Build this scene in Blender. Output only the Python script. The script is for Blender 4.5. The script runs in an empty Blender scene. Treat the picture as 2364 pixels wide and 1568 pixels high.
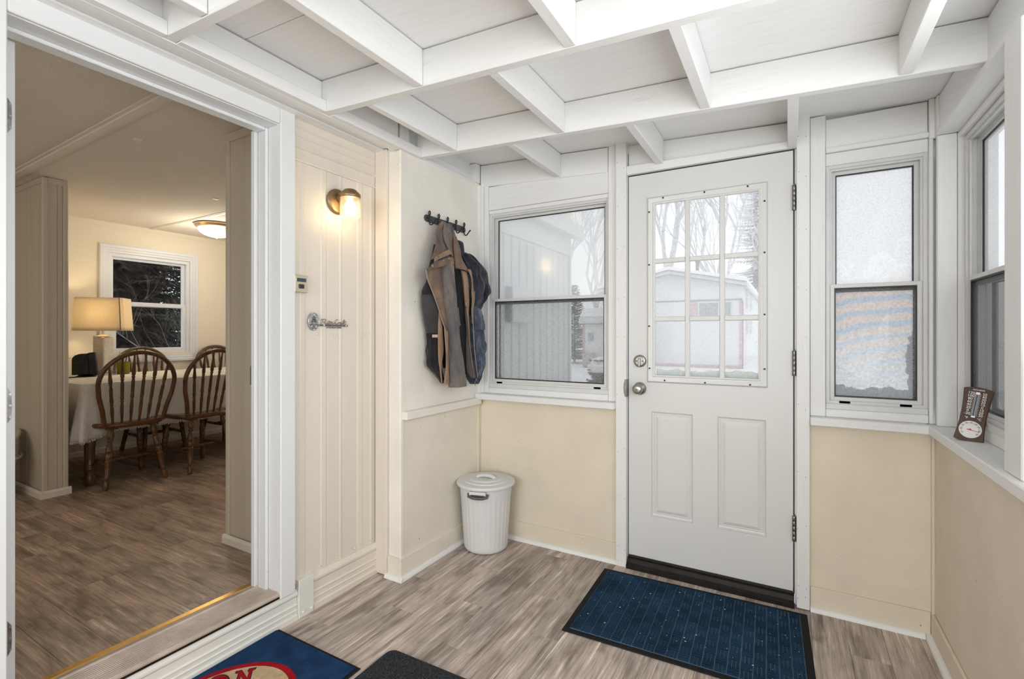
import bpy, bmesh, math, random
from mathutils import Vector, Matrix, noise as mnoise
R = random.Random(7)
scene = bpy.context.scene
COL = scene.collection
PI = math.pi

# ------------------------------------------------------------------ camera
cam_d = bpy.data.cameras.new('camera')
cam = bpy.data.objects.new('camera', cam_d); COL.objects.link(cam)
cam_d.sensor_width = 36.0
cam_d.lens = 36.0 * 1121.4 / 2364.0
cam_d.shift_y = -11.0 / 2364.0
cam_d.clip_start = 0.02; cam_d.clip_end = 400
cam.location = (0.7496, -2.5684, 1.2352)
cam.rotation_euler = (PI / 2, 0, 0.52)
scene.camera = cam
# ------------------------------------------------------------------ sky, daylight, exposure
world = bpy.data.worlds.new('overcast_sky'); scene.world = world
world.use_nodes = True
wnt = world.node_tree
wbg = wnt.nodes['Background']
wbg.inputs['Color'].default_value = (0.975, 0.985, 1.0, 1)
wbg.inputs['Strength'].default_value = 1.2
scene.view_settings.view_transform = 'Standard'
scene.view_settings.look = 'None'
scene.view_settings.gamma = 1.0
scene.view_settings.exposure = 0.0
scene.view_settings.use_curve_mapping = False
scene.cycles.use_denoising = True
scene.cycles.max_bounces = 10
scene.cycles.diffuse_bounces = 5
scene.cycles.transparent_max_bounces = 24
scene.cycles.sample_clamp_indirect = 6.0
scene.cycles.caustics_reflective = False
scene.cycles.caustics_refractive = False


def area(name, loc, rot, sx, sy, power, col=(1, 1, 1), portal=False):
    d = bpy.data.lights.new(name, 'AREA'); d.shape = 'RECTANGLE'; d.size = sx; d.size_y = sy
    d.energy = power; d.color = col
    o = bpy.data.objects.new(name, d); COL.objects.link(o)
    o.location = loc; o.rotation_euler = rot
    if portal:
        d.cycles.is_portal = True
    return o


def point(name, loc, power, col, r=0.03, parent=None):
    d = bpy.data.lights.new(name, 'POINT'); d.energy = power; d.color = col; d.shadow_soft_size = r
    o = bpy.data.objects.new(name, d); COL.objects.link(o); o.location = loc
    if parent: o.parent = parent
    return o


# added fill lamps in unseen porch window openings; portals mark the seen windows
FILL_COL = (0.955, 0.98, 1.0)
TILT = math.radians(22)      # fill lamps tipped up, standing in for light thrown up by snow
for i, (ya, yb) in enumerate(((-1.0, -1.75), (-1.85, -2.6), (-2.7, -3.45), (-3.6, -4.35))):
    area('fill_light_right', (1.37, (ya + yb) / 2, 1.45), (0, PI / 2 + TILT, 0), 1.1, abs(yb - ya), 10.5, FILL_COL)
for xa, xb, pw in ((-1.0, 0.1, 22), (0.15, 1.2, 58)):
    area('fill_light_back', ((xa + xb) / 2, -6.04, 1.45), (PI / 2 + 0.03, 0, 0), xb - xa, 1.1, pw, FILL_COL)
# added fill lamps for the house rooms, out of view, no window behind
area('fill_light_house', (-2.9, -4.24, 1.45), (PI / 2 + 0.1, 0, 0), 1.6, 1.1, 15, (1.0, 0.95, 0.87))
area('fill_light_house', (-3.2, 1.78, 1.45), (-PI / 2, 0, 0), 1.4, 1.0, 9, (1.0, 0.95, 0.87))
area('portal_front_left', (-0.5, 0.12, 1.45), (-PI / 2, 0, 0), 0.78, 1.05, 1, portal=True)
area('portal_front_right', (1.07, 0.12, 1.45), (-PI / 2, 0, 0), 0.36, 1.05, 1, portal=True)
area('portal_door', (0.38, 0.08, 1.47), (-PI / 2, 0, 0), 0.5, 0.9, 1, portal=True)
area('portal_right', (1.45, -0.42, 1.45), (0, PI / 2, 0), 1.15, 0.75, 1, portal=True)
area('portal_dining', (-4.9, -0.17, 1.5), (0, -PI / 2, 0), 0.95, 0.7, 1, portal=True)


# ------------------------------------------------------------------ mesh builder
class MB:
    def __init__(s, xf=None):
        s.v = []; s.f = []; s.xf = xf

    def add(s, vs, fs):
        n = len(s.v)
        s.v += [tuple(v) for v in vs]
        s.f += [tuple(i + n for i in f) for f in fs]
        return s

    def box(s, x0, x1, y0, y1, z0, z1):
        if x0 > x1: x0, x1 = x1, x0
        if y0 > y1: y0, y1 = y1, y0
        if z0 > z1: z0, z1 = z1, z0
        return s.add([(x0, y0, z0), (x1, y0, z0), (x1, y1, z0), (x0, y1, z0), (x0, y0, z1), (x1, y0, z1), (x1, y1, z1), (x0, y1, z1)],
                     [(0, 3, 2, 1), (4, 5, 6, 7), (0, 1, 5, 4), (1, 2, 6, 5), (2, 3, 7, 6), (3, 0, 4, 7)])

    def prism(s, poly, axis, a, b):
        """extrude a 2-D polygon along an axis; axis 'y': poly=(x,z), 'x': poly=(y,z), 'z': poly=(x,y)"""
        def P(p, t):
            return {'y': (p[0], t, p[1]), 'x': (t, p[0], p[1]), 'z': (p[0], p[1], t)}[axis]
        n = len(poly)
        vs = [P(p, a) for p in poly] + [P(p, b) for p in poly]
        fs = [tuple(range(n))[::-1], tuple(range(n, 2 * n))]
        fs += [(i, (i + 1) % n, n + (i + 1) % n, n + i) for i in range(n)]
        return s.add(vs, fs)

    def tube(s, pts, r, n=8, cap=True, closed=False):
        pts = [Vector(p) for p in pts]
        m = len(pts)
        rs = r if isinstance(r, (list, tuple)) else [r] * m
        vs = []; up = None
        for i, p in enumerate(pts):
            if closed: t = pts[(i + 1) % m] - pts[i - 1]
            else: t = pts[min(i + 1, m - 1)] - pts[max(i - 1, 0)]
            t = t.normalized() if t.length > 1e-9 else Vector((0, 0, 1))
            if up is None:
                up = t.cross(Vector((0.31, 0.52, 0.8)))
                if up.length < 1e-3: up = t.cross(Vector((1, 0, 0)))
            up = up - t * up.dot(t)
            up = up.normalized() if up.length > 1e-6 else t.orthogonal().normalized()
            w = t.cross(up)
            for k in range(n):
                a = 2 * PI * k / n
                vs.append(p + (up * math.cos(a) + w * math.sin(a)) * rs[i])
        fs = []
        for i in range(m if closed else m - 1):
            j = (i + 1) % m
            for k in range(n):
                k2 = (k + 1) % n
                fs.append((i * n + k, i * n + k2, j * n + k2, j * n + k))
        if cap and not closed:
            fs.append(tuple(range(n))[::-1]); fs.append(tuple((m - 1) * n + k for k in range(n)))
        return s.add(vs, fs)

    def lathe(s, prof, n=24, c=(0, 0, 0), axis='z', mod=None, cap=True):
        """prof = [(r, h)]; mod(angle, h) scales r"""
        vs = []
        for r, h in prof:
            for k in range(n):
                a = 2 * PI * k / n
                q = r * (mod(a, h) if mod else 1)
                x, y = q * math.cos(a), q * math.sin(a)
                p = {'z': (x, y, h), 'y': (x, h, y), 'x': (h, x, y)}[axis]
                vs.append((p[0] + c[0], p[1] + c[1], p[2] + c[2]))
        fs = []
        for i in range(len(prof) - 1):
            for k in range(n):
                k2 = (k + 1) % n
                f = (i * n + k, i * n + k2, (i + 1) * n + k2, (i + 1) * n + k)
                fs.append(f if axis != 'y' else f[::-1])
        if cap:
            fs.append(tuple(range(n))[::-1]); fs.append(tuple((len(prof) - 1) * n + k for k in range(n)))
        return s.add(vs, fs)

    def ring(s, u0, u1, z0, z1, prof, close=False):
        """mitred rectangular moulding in the (u, w, z) frame; prof = [(inset, w)]"""
        vs = []
        for d, w in prof:
            vs += [(u0 + d, w, z0 + d), (u1 - d, w, z0 + d), (u1 - d, w, z1 - d), (u0 + d, w, z1 - d)]
        fs = []
        for i in range(len(prof) - 1):
            for k in range(4):
                fs.append((i * 4 + k, i * 4 + (k + 1) % 4, i * 4 + 4 + (k + 1) % 4, i * 4 + 4 + k))
        if close:
            m = (len(prof) - 1) * 4
            fs.append((m, m + 1, m + 2, m + 3))
        return s.add(vs, fs)

    def frame(s, u0, u1, z0, z1, t, w0, w1):
        """flat rectangular frame of bar width t"""
        s.box(u0, u0 + t, w0, w1, z0, z1); s.box(u1 - t, u1, w0, w1, z0, z1)
        s.box(u0 + t, u1 - t, w0, w1, z0, z0 + t); s.box(u0 + t, u1 - t, w0, w1, z1 - t, z1)
        return s

    def move(s, m, start=0):
        for i in range(start, len(s.v)):
            s.v[i] = tuple(m @ Vector(s.v[i]))
        return s

    def build(s, name, mat, parent=None, loc=None, smooth=False, bevel=0.0, label=None, seg=1, rot=None):
        me = bpy.data.meshes.new(name)
        vs = [s.xf(*v) for v in s.v] if s.xf else s.v
        me.from_pydata(vs, [], s.f); me.update()
        bm = bmesh.new(); bm.from_mesh(me)
        bmesh.ops.recalc_face_normals(bm, faces=bm.faces)
        if bevel > 0:
            bmesh.ops.remove_doubles(bm, verts=bm.verts, dist=1e-6)
            es = [e for e in bm.edges if len(e.link_faces) == 2 and e.calc_face_angle(0) > 0.5]
            bmesh.ops.bevel(bm, geom=es, offset=bevel, segments=seg, affect='EDGES', clamp_overlap=True, profile=0.5)
        bm.to_mesh(me); bm.free()
        if smooth:
            me.shade_smooth() if hasattr(me, 'shade_smooth') else None
            try: me.set_sharp_from_angle(angle=math.radians(42))
            except Exception: pass
        o = bpy.data.objects.new(name, me); COL.objects.link(o)
        if mat: me.materials.append(mat)
        if parent: o.parent = parent
        if loc: o.location = loc
        if rot: o.rotation_euler = rot
        if label: o['label'] = label
        return o


def empty(name, loc=(0, 0, 0), rot=(0, 0, 0)):
    o = bpy.data.objects.new(name, None); COL.objects.link(o)
    o.empty_display_size = 0.1; o.location = loc; o.rotation_euler = rot
    return o


def struct(o):
    o['kind'] = 'structure'; return o


def tag(o, label, cat, group=None):
    o['label'] = label; o['category'] = cat
    if group: o['group'] = group
    return o


def thing(name, label, cat, loc=(0, 0, 0), rot=(0, 0, 0), group=None):
    return tag(empty(name, loc, rot), label, cat, group)


def dup(root, loc, rot, label=None, group=None):
    r = root.copy(); COL.objects.link(r); r.location = loc; r.rotation_euler = rot
    if label: r['label'] = label
    if group: r['group'] = group
    for ch in list(root.children):
        c = ch.copy(); COL.objects.link(c); c.parent = r
        for g in list(ch.children):
            d = g.copy(); COL.objects.link(d); d.parent = c
    return r


def text_geo(body, size, shear=0.0, ext=0.0006, align='CENTER', offset=0.0):
    """lettering as geometry in the XY plane (x right, y up), extruded along z"""
    cu = bpy.data.curves.new('lettering', 'FONT'); cu.body = body; cu.size = size; cu.shear = shear
    cu.extrude = ext; cu.align_x = align; cu.align_y = 'CENTER'; cu.resolution_u = 3; cu.offset = offset
    o = bpy.data.objects.new('lettering', cu); COL.objects.link(o)
    dg = bpy.context.evaluated_depsgraph_get()
    me = bpy.data.meshes.new_from_object(o.evaluated_get(dg))
    vs = [tuple(v.co) for v in me.vertices]; fs = [tuple(p.vertices) for p in me.polygons]
    bpy.data.objects.remove(o); bpy.data.curves.remove(cu); bpy.data.meshes.remove(me)
    return vs, fs


# ------------------------------------------------------------------ materials
def nodes(name):
    m = bpy.data.materials.new(name); m.use_nodes = True
    nt = m.node_tree
    return m, nt, nt.nodes['Principled BSDF'], nt.nodes['Material Output']


def N(nt, t, **kw):
    n = nt.nodes.new(t)
    for k, v in kw.items():
        if k in n.inputs: n.inputs[k].default_value = v
        else: setattr(n, k, v)
    return n


def coords(nt, scale=(1, 1, 1), objrand=False):
    tc = N(nt, 'ShaderNodeTexCoord'); mp = N(nt, 'ShaderNodeMapping')
    mp.inputs['Scale'].default_value = scale
    nt.links.new(tc.outputs['Object'], mp.inputs['Vector'])
    if objrand:
        oi = N(nt, 'ShaderNodeObjectInfo'); ml = N(nt, 'ShaderNodeMath', operation='MULTIPLY'); ml.inputs[1].default_value = 37.0
        nt.links.new(oi.outputs['Random'], ml.inputs[0])
        cb = N(nt, 'ShaderNodeCombineXYZ')
        for i in range(3): nt.links.new(ml.outputs[0], cb.inputs[i])
        nt.links.new(cb.outputs[0], mp.inputs['Location'])
    return mp


def ramp(nt, stops):
    r = N(nt, 'ShaderNodeValToRGB'); e = r.color_ramp.elements
    while len(e) < len(stops): e.new(0.5)
    for i, (p, c) in enumerate(stops):
        e[i].position = p; e[i].color = (*c, 1) if len(c) == 3 else c
    return r


def mat(name, col, rough=0.5, metal=0.0, var=0.05, vscale=6, bump=0.0, bscale=60, stretch=(1, 1, 1), detail=4, dist=0.004, spec=0.5, objrand=False):
    m, nt, b, out = nodes(name)
    b.inputs['Roughness'].default_value = rough; b.inputs['Metallic'].default_value = metal
    b.inputs['Specular IOR Level'].default_value = spec
    mp = coords(nt, stretch, objrand)
    nz = N(nt, 'ShaderNodeTexNoise', Scale=vscale, Detail=detail)
    nt.links.new(mp.outputs[0], nz.inputs['Vector'])
    lo = tuple(max(0, c * (1 - var)) for c in col); hi = tuple(min(1, c * (1 + var)) for c in col)
    rp = ramp(nt, [(0.3, lo), (0.7, hi)])
    nt.links.new(nz.outputs['Fac'], rp.inputs['Fac']); nt.links.new(rp.outputs['Color'], b.inputs['Base Color'])
    if bump > 0:
        n2 = N(nt, 'ShaderNodeTexNoise', Scale=bscale, Detail=detail)
        nt.links.new(mp.outputs[0], n2.inputs['Vector'])
        bp = N(nt, 'ShaderNodeBump', Strength=bump, Distance=dist)
        nt.links.new(n2.outputs['Fac'], bp.inputs['Height']); nt.links.new(bp.outputs['Normal'], b.inputs['Normal'])
    return m


def emit(name, col, strength):
    m, nt, b, out = nodes(name)
    b.inputs['Base Color'].default_value = (*col, 1)
    b.inputs['Emission Color'].default_value = (*col, 1); b.inputs['Emission Strength'].default_value = strength
    return m


def wood(name, dark, mid, light, scale=(1, 1, 1), rough=0.4, bump=0.15):
    """grain runs along local z unless scaled otherwise"""
    m, nt, b, out = nodes(name)
    mp = coords(nt, scale, True)
    nz = N(nt, 'ShaderNodeTexNoise', Scale=9, Detail=6, Distortion=0.6)
    nt.links.new(mp.outputs[0], nz.inputs['Vector'])
    rp = ramp(nt, [(0.28, dark), (0.5, mid), (0.75, light)])
    nt.links.new(nz.outputs['Fac'], rp.inputs['Fac']); nt.links.new(rp.outputs['Color'], b.inputs['Base Color'])
    b.inputs['Roughness'].default_value = rough
    bp = N(nt, 'ShaderNodeBump', Strength=bump, Distance=0.002)
    nt.links.new(nz.outputs['Fac'], bp.inputs['Height']); nt.links.new(bp.outputs['Normal'], b.inputs['Normal'])
    return m


def painted_board(name, col, axis_scale, knots=True):
    """white paint over plywood or board: faint grain, a few dark checks"""
    m, nt, b, out = nodes(name)
    b.inputs['Roughness'].default_value = 0.55
    mp = coords(nt, axis_scale)
    nz = N(nt, 'ShaderNodeTexNoise', Scale=7, Detail=7, Roughness=0.65)
    nt.links.new(mp.outputs[0], nz.inputs['Vector'])
    rp = ramp(nt, [(0.25, tuple(c * 0.80 for c in col)), (0.36, tuple(c * 0.965 for c in col)), (0.6, col)])
    nt.links.new(nz.outputs['Fac'], rp.inputs['Fac']); nt.links.new(rp.outputs['Color'], b.inputs['Base Color'])
    bp = N(nt, 'ShaderNodeBump', Strength=0.25, Distance=0.0015)
    nt.links.new(nz.outputs['Fac'], bp.inputs['Height']); nt.links.new(bp.outputs['Normal'], b.inputs['Normal'])
    return m


def strand_board(name, col):
    """cream paint over oriented-strand board: crossing flakes in the relief, a few specks"""
    m, nt, b, out = nodes(name)
    b.inputs['Roughness'].default_value = 0.6
    tc = N(nt, 'ShaderNodeTexCoord')
    hs = []
    for rot, sc in (((0.75, 0.75, 0.0), (110, 110, 16)), ((-0.8, 0.7, 0.3), (110, 110, 19)), ((1.3, -1.2, 0.4), (95, 95, 17))):
        mp = N(nt, 'ShaderNodeMapping', vector_type='TEXTURE'); mp.inputs['Rotation'].default_value = rot; mp.inputs['Scale'].default_value = tuple(1 / k for k in sc)
        nt.links.new(tc.outputs['Object'], mp.inputs['Vector'])
        v = N(nt, 'ShaderNodeTexNoise', Scale=1.0, Detail=2, Distortion=0.4)
        nt.links.new(mp.outputs[0], v.inputs['Vector']); hs.append(v.outputs['Fac'])
    a = N(nt, 'ShaderNodeMath', operation='MAXIMUM'); nt.links.new(hs[0], a.inputs[0]); nt.links.new(hs[1], a.inputs[1])
    c = N(nt, 'ShaderNodeMath', operation='MAXIMUM'); nt.links.new(a.outputs[0], c.inputs[0]); nt.links.new(hs[2], c.inputs[1])
    bp = N(nt, 'ShaderNodeBump', Strength=0.5, Distance=0.004)
    nt.links.new(c.outputs[0], bp.inputs['Height']); nt.links.new(bp.outputs['Normal'], b.inputs['Normal'])
    n2 = N(nt, 'ShaderNodeTexNoise', Scale=55, Detail=2)
    n3 = N(nt, 'ShaderNodeTexNoise', Scale=4, Detail=4)
    for n in (n2, n3): nt.links.new(tc.outputs['Object'], n.inputs['Vector'])
    r3 = ramp(nt, [(0.3, tuple(k * 0.93 for k in col)), (0.7, tuple(min(1, k * 1.04) for k in col))])
    nt.links.new(n3.outputs['Fac'], r3.inputs['Fac'])
    r2 = ramp(nt, [(0.20, (0.45, 0.38, 0.30)), (0.27, (1, 1, 1))]); nt.links.new(n2.outputs['Fac'], r2.inputs['Fac'])
    mx = N(nt, 'ShaderNodeMix', data_type='RGBA', blend_type='MULTIPLY'); mx.inputs[0].default_value = 1.0
    nt.links.new(r3.outputs['Color'], mx.inputs[6]); nt.links.new(r2.outputs['Color'], mx.inputs[7])
    nt.links.new(mx.outputs[2], b.inputs['Base Color'])
    return m


def plank_mat(name, tint=(1, 1, 1)):
    """weathered grey-brown vinyl plank, grain along local x"""
    m, nt, b, out = nodes(name)
    b.inputs['Roughness'].default_value = 0.42; b.inputs['Specular IOR Level'].default_value = 0.35
    mp = coords(nt, (1.9, 38, 38), True)
    n1 = N(nt, 'ShaderNodeTexNoise', Scale=1.6, Detail=8, Roughness=0.68, Distortion=0.25)
    nt.links.new(mp.outputs[0], n1.inputs['Vector'])
    mp2 = coords(nt, (3.0, 9, 9), True)
    n2 = N(nt, 'ShaderNodeTexNoise', Scale=1.3, Detail=3, Distortion=0.8)
    nt.links.new(mp2.outputs[0], n2.inputs['Vector'])
    def T(c): return tuple(a * t for a, t in zip(c, tint))
    r1 = ramp(nt, [(0.30, T((0.20, 0.160, 0.138))), (0.43, T((0.40, 0.338, 0.297))), (0.57, T((0.52, 0.447, 0.400))), (0.70, T((0.86, 0.80, 0.745)))])
    nt.links.new(n1.outputs['Fac'], r1.inputs['Fac'])
    r2 = ramp(nt, [(0.30, (0.60, 0.56, 0.53)), (0.47, (0.95, 0.95, 0.95)), (0.70, (1.25, 1.22, 1.20))])
    nt.links.new(n2.outputs['Fac'], r2.inputs['Fac'])
    mx = N(nt, 'ShaderNodeMix', data_type='RGBA', blend_type='MULTIPLY'); mx.inputs[0].default_value = 1.0
    nt.links.new(r1.outputs['Color'], mx.inputs[6]); nt.links.new(r2.outputs['Color'], mx.inputs[7])
    mp3 = coords(nt, (9, 240, 240), True)
    n4 = N(nt, 'ShaderNodeTexNoise', Scale=1.0, Detail=4, Roughness=0.7)
    nt.links.new(mp3.outputs[0], n4.inputs['Vector'])
    r4 = ramp(nt, [(0.35, (0.80, 0.79, 0.78)), (0.65, (1.14, 1.14, 1.14))]); nt.links.new(n4.outputs['Fac'], r4.inputs['Fac'])
    m4 = N(nt, 'ShaderNodeMix', data_type='RGBA', blend_type='MULTIPLY'); m4.inputs[0].default_value = 1.0
    nt.links.new(mx.outputs[2], m4.inputs[6]); nt.links.new(r4.outputs['Color'], m4.inputs[7]); mx = m4
    oi = N(nt, 'ShaderNodeObjectInfo')
    r3 = ramp(nt, [(0.0, (0.86, 0.86, 0.86)), (1.0, (1.12, 1.10, 1.09))]); nt.links.new(oi.outputs['Random'], r3.inputs['Fac'])
    m2 = N(nt, 'ShaderNodeMix', data_type='RGBA', blend_type='MULTIPLY'); m2.inputs[0].default_value = 1.0
    nt.links.new(mx.outputs[2], m2.inputs[6]); nt.links.new(r3.outputs['Color'], m2.inputs[7])
    nt.links.new(m2.outputs[2], b.inputs['Base Color'])
    bp = N(nt, 'ShaderNodeBump', Strength=0.12, Distance=0.001)
    nt.links.new(n1.outputs['Fac'], bp.inputs['Height']); nt.links.new(bp.outputs['Normal'], b.inputs['Normal'])
    return m


def pane_mat(name, haze, spots=None, refl=0.55, col=(0.97, 0.98, 0.99), drop_scale=150, grad=None, rough=0.03):
    """clear glass with a translucent film (condensation, plus snowfall haze on the door) and fresnel reflection"""
    m, nt, b, out = nodes(name); nt.nodes.remove(b)
    tr = N(nt, 'ShaderNodeBsdfTransparent'); tr.inputs[0].default_value = (0.97, 0.98, 0.98, 1)
    tl = N(nt, 'ShaderNodeBsdfTranslucent'); tl.inputs[0].default_value = (*col, 1)
    df = N(nt, 'ShaderNodeBsdfDiffuse'); df.inputs[0].default_value = (*col, 1)
    fm = N(nt, 'ShaderNodeMixShader'); fm.inputs[0].default_value = 0.22
    nt.links.new(tl.outputs[0], fm.inputs[1]); nt.links.new(df.outputs[0], fm.inputs[2])
    mx = N(nt, 'ShaderNodeMixShader'); mx.inputs[0].default_value = haze
    nt.links.new(tr.outputs[0], mx.inputs[1]); nt.links.new(fm.outputs[0], mx.inputs[2])
    tc = N(nt, 'ShaderNodeTexCoord')
    if spots:
        n1 = N(nt, 'ShaderNodeTexNoise', Scale=drop_scale, Detail=2)
        n2 = N(nt, 'ShaderNodeTexNoise', Scale=9, Detail=5, Roughness=0.7)
        for n in (n1, n2): nt.links.new(tc.outputs['Object'], n.inputs['Vector'])
        m1 = N(nt, 'ShaderNodeMapRange'); m1.inputs['From Min'].default_value = 0.3; m1.inputs['From Max'].default_value = 0.7
        m1.inputs['To Min'].default_value = haze - spots; m1.inputs['To Max'].default_value = haze + spots
        nt.links.new(n1.outputs['Fac'], m1.inputs['Value'])
        last = m1.outputs[0]
        if grad:   # frost that thickens toward one end (object z)
            sp = N(nt, 'ShaderNodeSeparateXYZ'); nt.links.new(tc.outputs['Object'], sp.inputs[0])
            mr = N(nt, 'ShaderNodeMapRange'); mr.inputs['From Min'].default_value = grad[0]; mr.inputs['From Max'].default_value = grad[1]
            mr.inputs['To Min'].default_value = 0.0; mr.inputs['To Max'].default_value = 0.3
            nt.links.new(sp.outputs['Z'], mr.inputs['Value'])
            ad = N(nt, 'ShaderNodeMath', operation='ADD'); nt.links.new(mr.outputs[0], ad.inputs[0]); nt.links.new(n2.outputs['Fac'], ad.inputs[1])
            st = N(nt, 'ShaderNodeMapRange'); st.inputs['From Min'].default_value = 0.70; st.inputs['From Max'].default_value = 0.76
            nt.links.new(ad.outputs[0], st.inputs['Value'])
            a2 = N(nt, 'ShaderNodeMath', operation='MAXIMUM'); nt.links.new(last, a2.inputs[0]); nt.links.new(st.outputs[0], a2.inputs[1])
            last = a2.outputs[0]
        if grad:
            cm_ = N(nt, 'ShaderNodeMix', data_type='RGBA'); cm_.inputs[6].default_value = (0.80, 0.81, 0.83, 1); cm_.inputs[7].default_value = (1, 1, 1, 1)
            nt.links.new(st.outputs[0], cm_.inputs[0])
            n5 = N(nt, 'ShaderNodeTexVoronoi', Scale=95.0); nt.links.new(tc.outputs['Object'], n5.inputs['Vector'])
            r5 = ramp(nt, [(0.10, (0.80, 0.80, 0.81)), (0.32, (1.0, 1.0, 1.0))]); nt.links.new(n5.outputs['Distance'], r5.inputs['Fac'])
            ml5 = N(nt, 'ShaderNodeMix', data_type='RGBA', blend_type='MULTIPLY'); ml5.inputs[0].default_value = 1.0
            nt.links.new(cm_.outputs[2], ml5.inputs[6]); nt.links.new(r5.outputs['Color'], ml5.inputs[7])
            for q in (tl, df): nt.links.new(ml5.outputs[2], q.inputs[0])
        nt.links.new(last, mx.inputs[0])
    gl = N(nt, 'ShaderNodeBsdfGlossy'); gl.inputs['Roughness'].default_value = rough
    fr = N(nt, 'ShaderNodeFresnel', IOR=1.45)
    ml = N(nt, 'ShaderNodeMath', operation='MULTIPLY'); ml.inputs[1].default_value = refl
    nt.links.new(fr.outputs[0], ml.inputs[0])
    m3 = N(nt, 'ShaderNodeMixShader'); nt.links.new(ml.outputs[0], m3.inputs[0])
    nt.links.new(mx.outputs[0], m3.inputs[1]); nt.links.new(gl.outputs[0], m3.inputs[2])
    nt.links.new(m3.outputs[0], out.inputs['Surface'])
    return m


def screen_mat(name, cover, col=(0.10, 0.10, 0.105)):
    """fine insect mesh, too fine to pick out: part wire, part gap"""
    m, nt, b, out = nodes(name); nt.nodes.remove(b)
    tr = N(nt, 'ShaderNodeBsdfTransparent'); df = N(nt, 'ShaderNodeBsdfDiffuse'); df.inputs[0].default_value = (*col, 1)
    mx = N(nt, 'ShaderNodeMixShader')
    tc = N(nt, 'ShaderNodeTexCoord'); nz = N(nt, 'ShaderNodeTexNoise', Scale=220, Detail=1)
    nt.links.new(tc.outputs['Object'], nz.inputs['Vector'])
    mr = N(nt, 'ShaderNodeMapRange'); mr.inputs['From Min'].default_value = 0.3; mr.inputs['From Max'].default_value = 0.7
    mr.inputs['To Min'].default_value = cover - 0.06; mr.inputs['To Max'].default_value = cover + 0.06
    nt.links.new(nz.outputs['Fac'], mr.inputs['Value']); nt.links.new(mr.outputs[0], mx.inputs[0])
    nt.links.new(tr.outputs[0], mx.inputs[1]); nt.links.new(df.outputs[0], mx.inputs[2])
    nt.links.new(mx.outputs[0], out.inputs['Surface'])
    return m


M = {}
M['white'] = mat('white_paint', (0.80, 0.80, 0.785), 0.5, var=0.025, vscale=3, bump=0.12, bscale=90, dist=0.001)
M['white_z'] = painted_board('white_board_vertical', (0.80, 0.80, 0.785), (14, 14, 0.9))
M['white_x'] = painted_board('white_board_along_x', (0.79, 0.79, 0.775), (0.9, 14, 14))
M['white_y'] = painted_board('white_board_along_y', (0.81, 0.81, 0.80), (14, 0.9, 14))
M['deck'] = painted_board('white_plywood', (0.90, 0.90, 0.895), (1.1, 9, 9))
M['door'] = mat('door_paint', (0.69, 0.69, 0.675), 0.42, var=0.02, vscale=2.5, bump=0.05, bscale=140, dist=0.0008)
M['casing'] = mat('casing_paint', (0.75, 0.76, 0.76), 0.4, var=0.02, vscale=3, bump=0.06, bscale=90, dist=0.001)
M['alu'] = mat('painted_aluminium', (0.66, 0.66, 0.65), 0.38, var=0.04, vscale=12, bump=0.04, bscale=80, dist=0.001)
M['cream'] = strand_board('cream_strand_board', (0.74, 0.665, 0.535))
M['cream_pale'] = strand_board('pale_cream_strand_board', (0.85, 0.81, 0.735))
M['siding'] = mat('cream_siding_paint', (0.74, 0.675, 0.59), 0.4, var=0.03, vscale=2, bump=0.08, bscale=30, stretch=(6, 6, 0.5), dist=0.001)
M['skirt'] = mat('pale_siding_paint', (0.74, 0.735, 0.68), 0.4, var=0.04, vscale=4, bump=0.06, bscale=30, dist=0.001)
M['siding_out'] = mat('grey_white_siding', (0.62, 0.63, 0.62), 0.5, var=0.03, vscale=2)
M['panel'] = mat('house_panel', (0.60, 0.535, 0.435), 0.5, var=0.03, vscale=2, bump=0.08, bscale=20, stretch=(8, 8, 0.6), dist=0.001)
M['house_wall'] = mat('house_cream_wall', (0.80, 0.735, 0.61), 0.55, var=0.03, vscale=1.5, bump=0.05, bscale=60, dist=0.001)
M['house_ceiling'] = mat('stippled_ceiling', (0.80, 0.735, 0.635), 0.8, var=0.06, vscale=120, bump=0.9, bscale=170, dist=0.006)
M['batten'] = mat('ceiling_batten_paint', (0.80, 0.745, 0.655), 0.5, var=0.03)
M['win_trim'] = mat('blue_white_trim', (0.74, 0.775, 0.83), 0.4, var=0.02)
M['plank'] = plank_mat('vinyl_plank')
M['plank_house'] = plank_mat('vinyl_plank_house', (0.82, 0.73, 0.62))  # same planks, with the warm house light tinted into the colour
M['joint'] = mat('dark_joint', (0.17, 0.14, 0.12), 0.8)
M['snow'] = mat('snow', (0.90, 0.91, 0.93), 0.8, var=0.03, vscale=0.6, bump=0.3, bscale=2.0, dist=0.08)
M['black'] = mat('black_rubber', (0.014, 0.014, 0.015), 0.75, var=0.2, vscale=30, bump=0.3, bscale=200, dist=0.001, spec=0.15)
M['gasket'] = mat('black_gasket', (0.02, 0.02, 0.02), 0.5)
M['bronze'] = mat('dark_bronze_threshold', (0.014, 0.010, 0.008), 0.45, var=0.4, vscale=25, spec=0.25)
M['nickel'] = mat('satin_nickel', (0.42, 0.40, 0.37), 0.32, 1.0, var=0.05)
M['hinge'] = mat('worn_hinge_steel', (0.25, 0.24, 0.225), 0.4, 1.0, var=0.25, vscale=60)
M['sill_alu'] = mat('worn_ribbed_sill', (0.50, 0.41, 0.345), 0.5, 0.25, var=0.22, vscale=9)
M['brass'] = mat('gold_strip', (0.72, 0.46, 0.16), 0.3, 1.0, var=0.1, vscale=20)
M['lamp_brass'] = mat('aged_brass', (0.30, 0.20, 0.11), 0.42, 0.85, var=0.2, vscale=30)

M['cream_low'] = strand_board('cream_strand_board_low', (0.80, 0.745, 0.645))
# ------------------------------------------------------------------ SETTING: floors
S_ROOF = 0.0505
def deck_z(x): return 2.2574 - S_ROOF * x
def bott_z(x): return deck_z(x) - 0.1373

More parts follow.
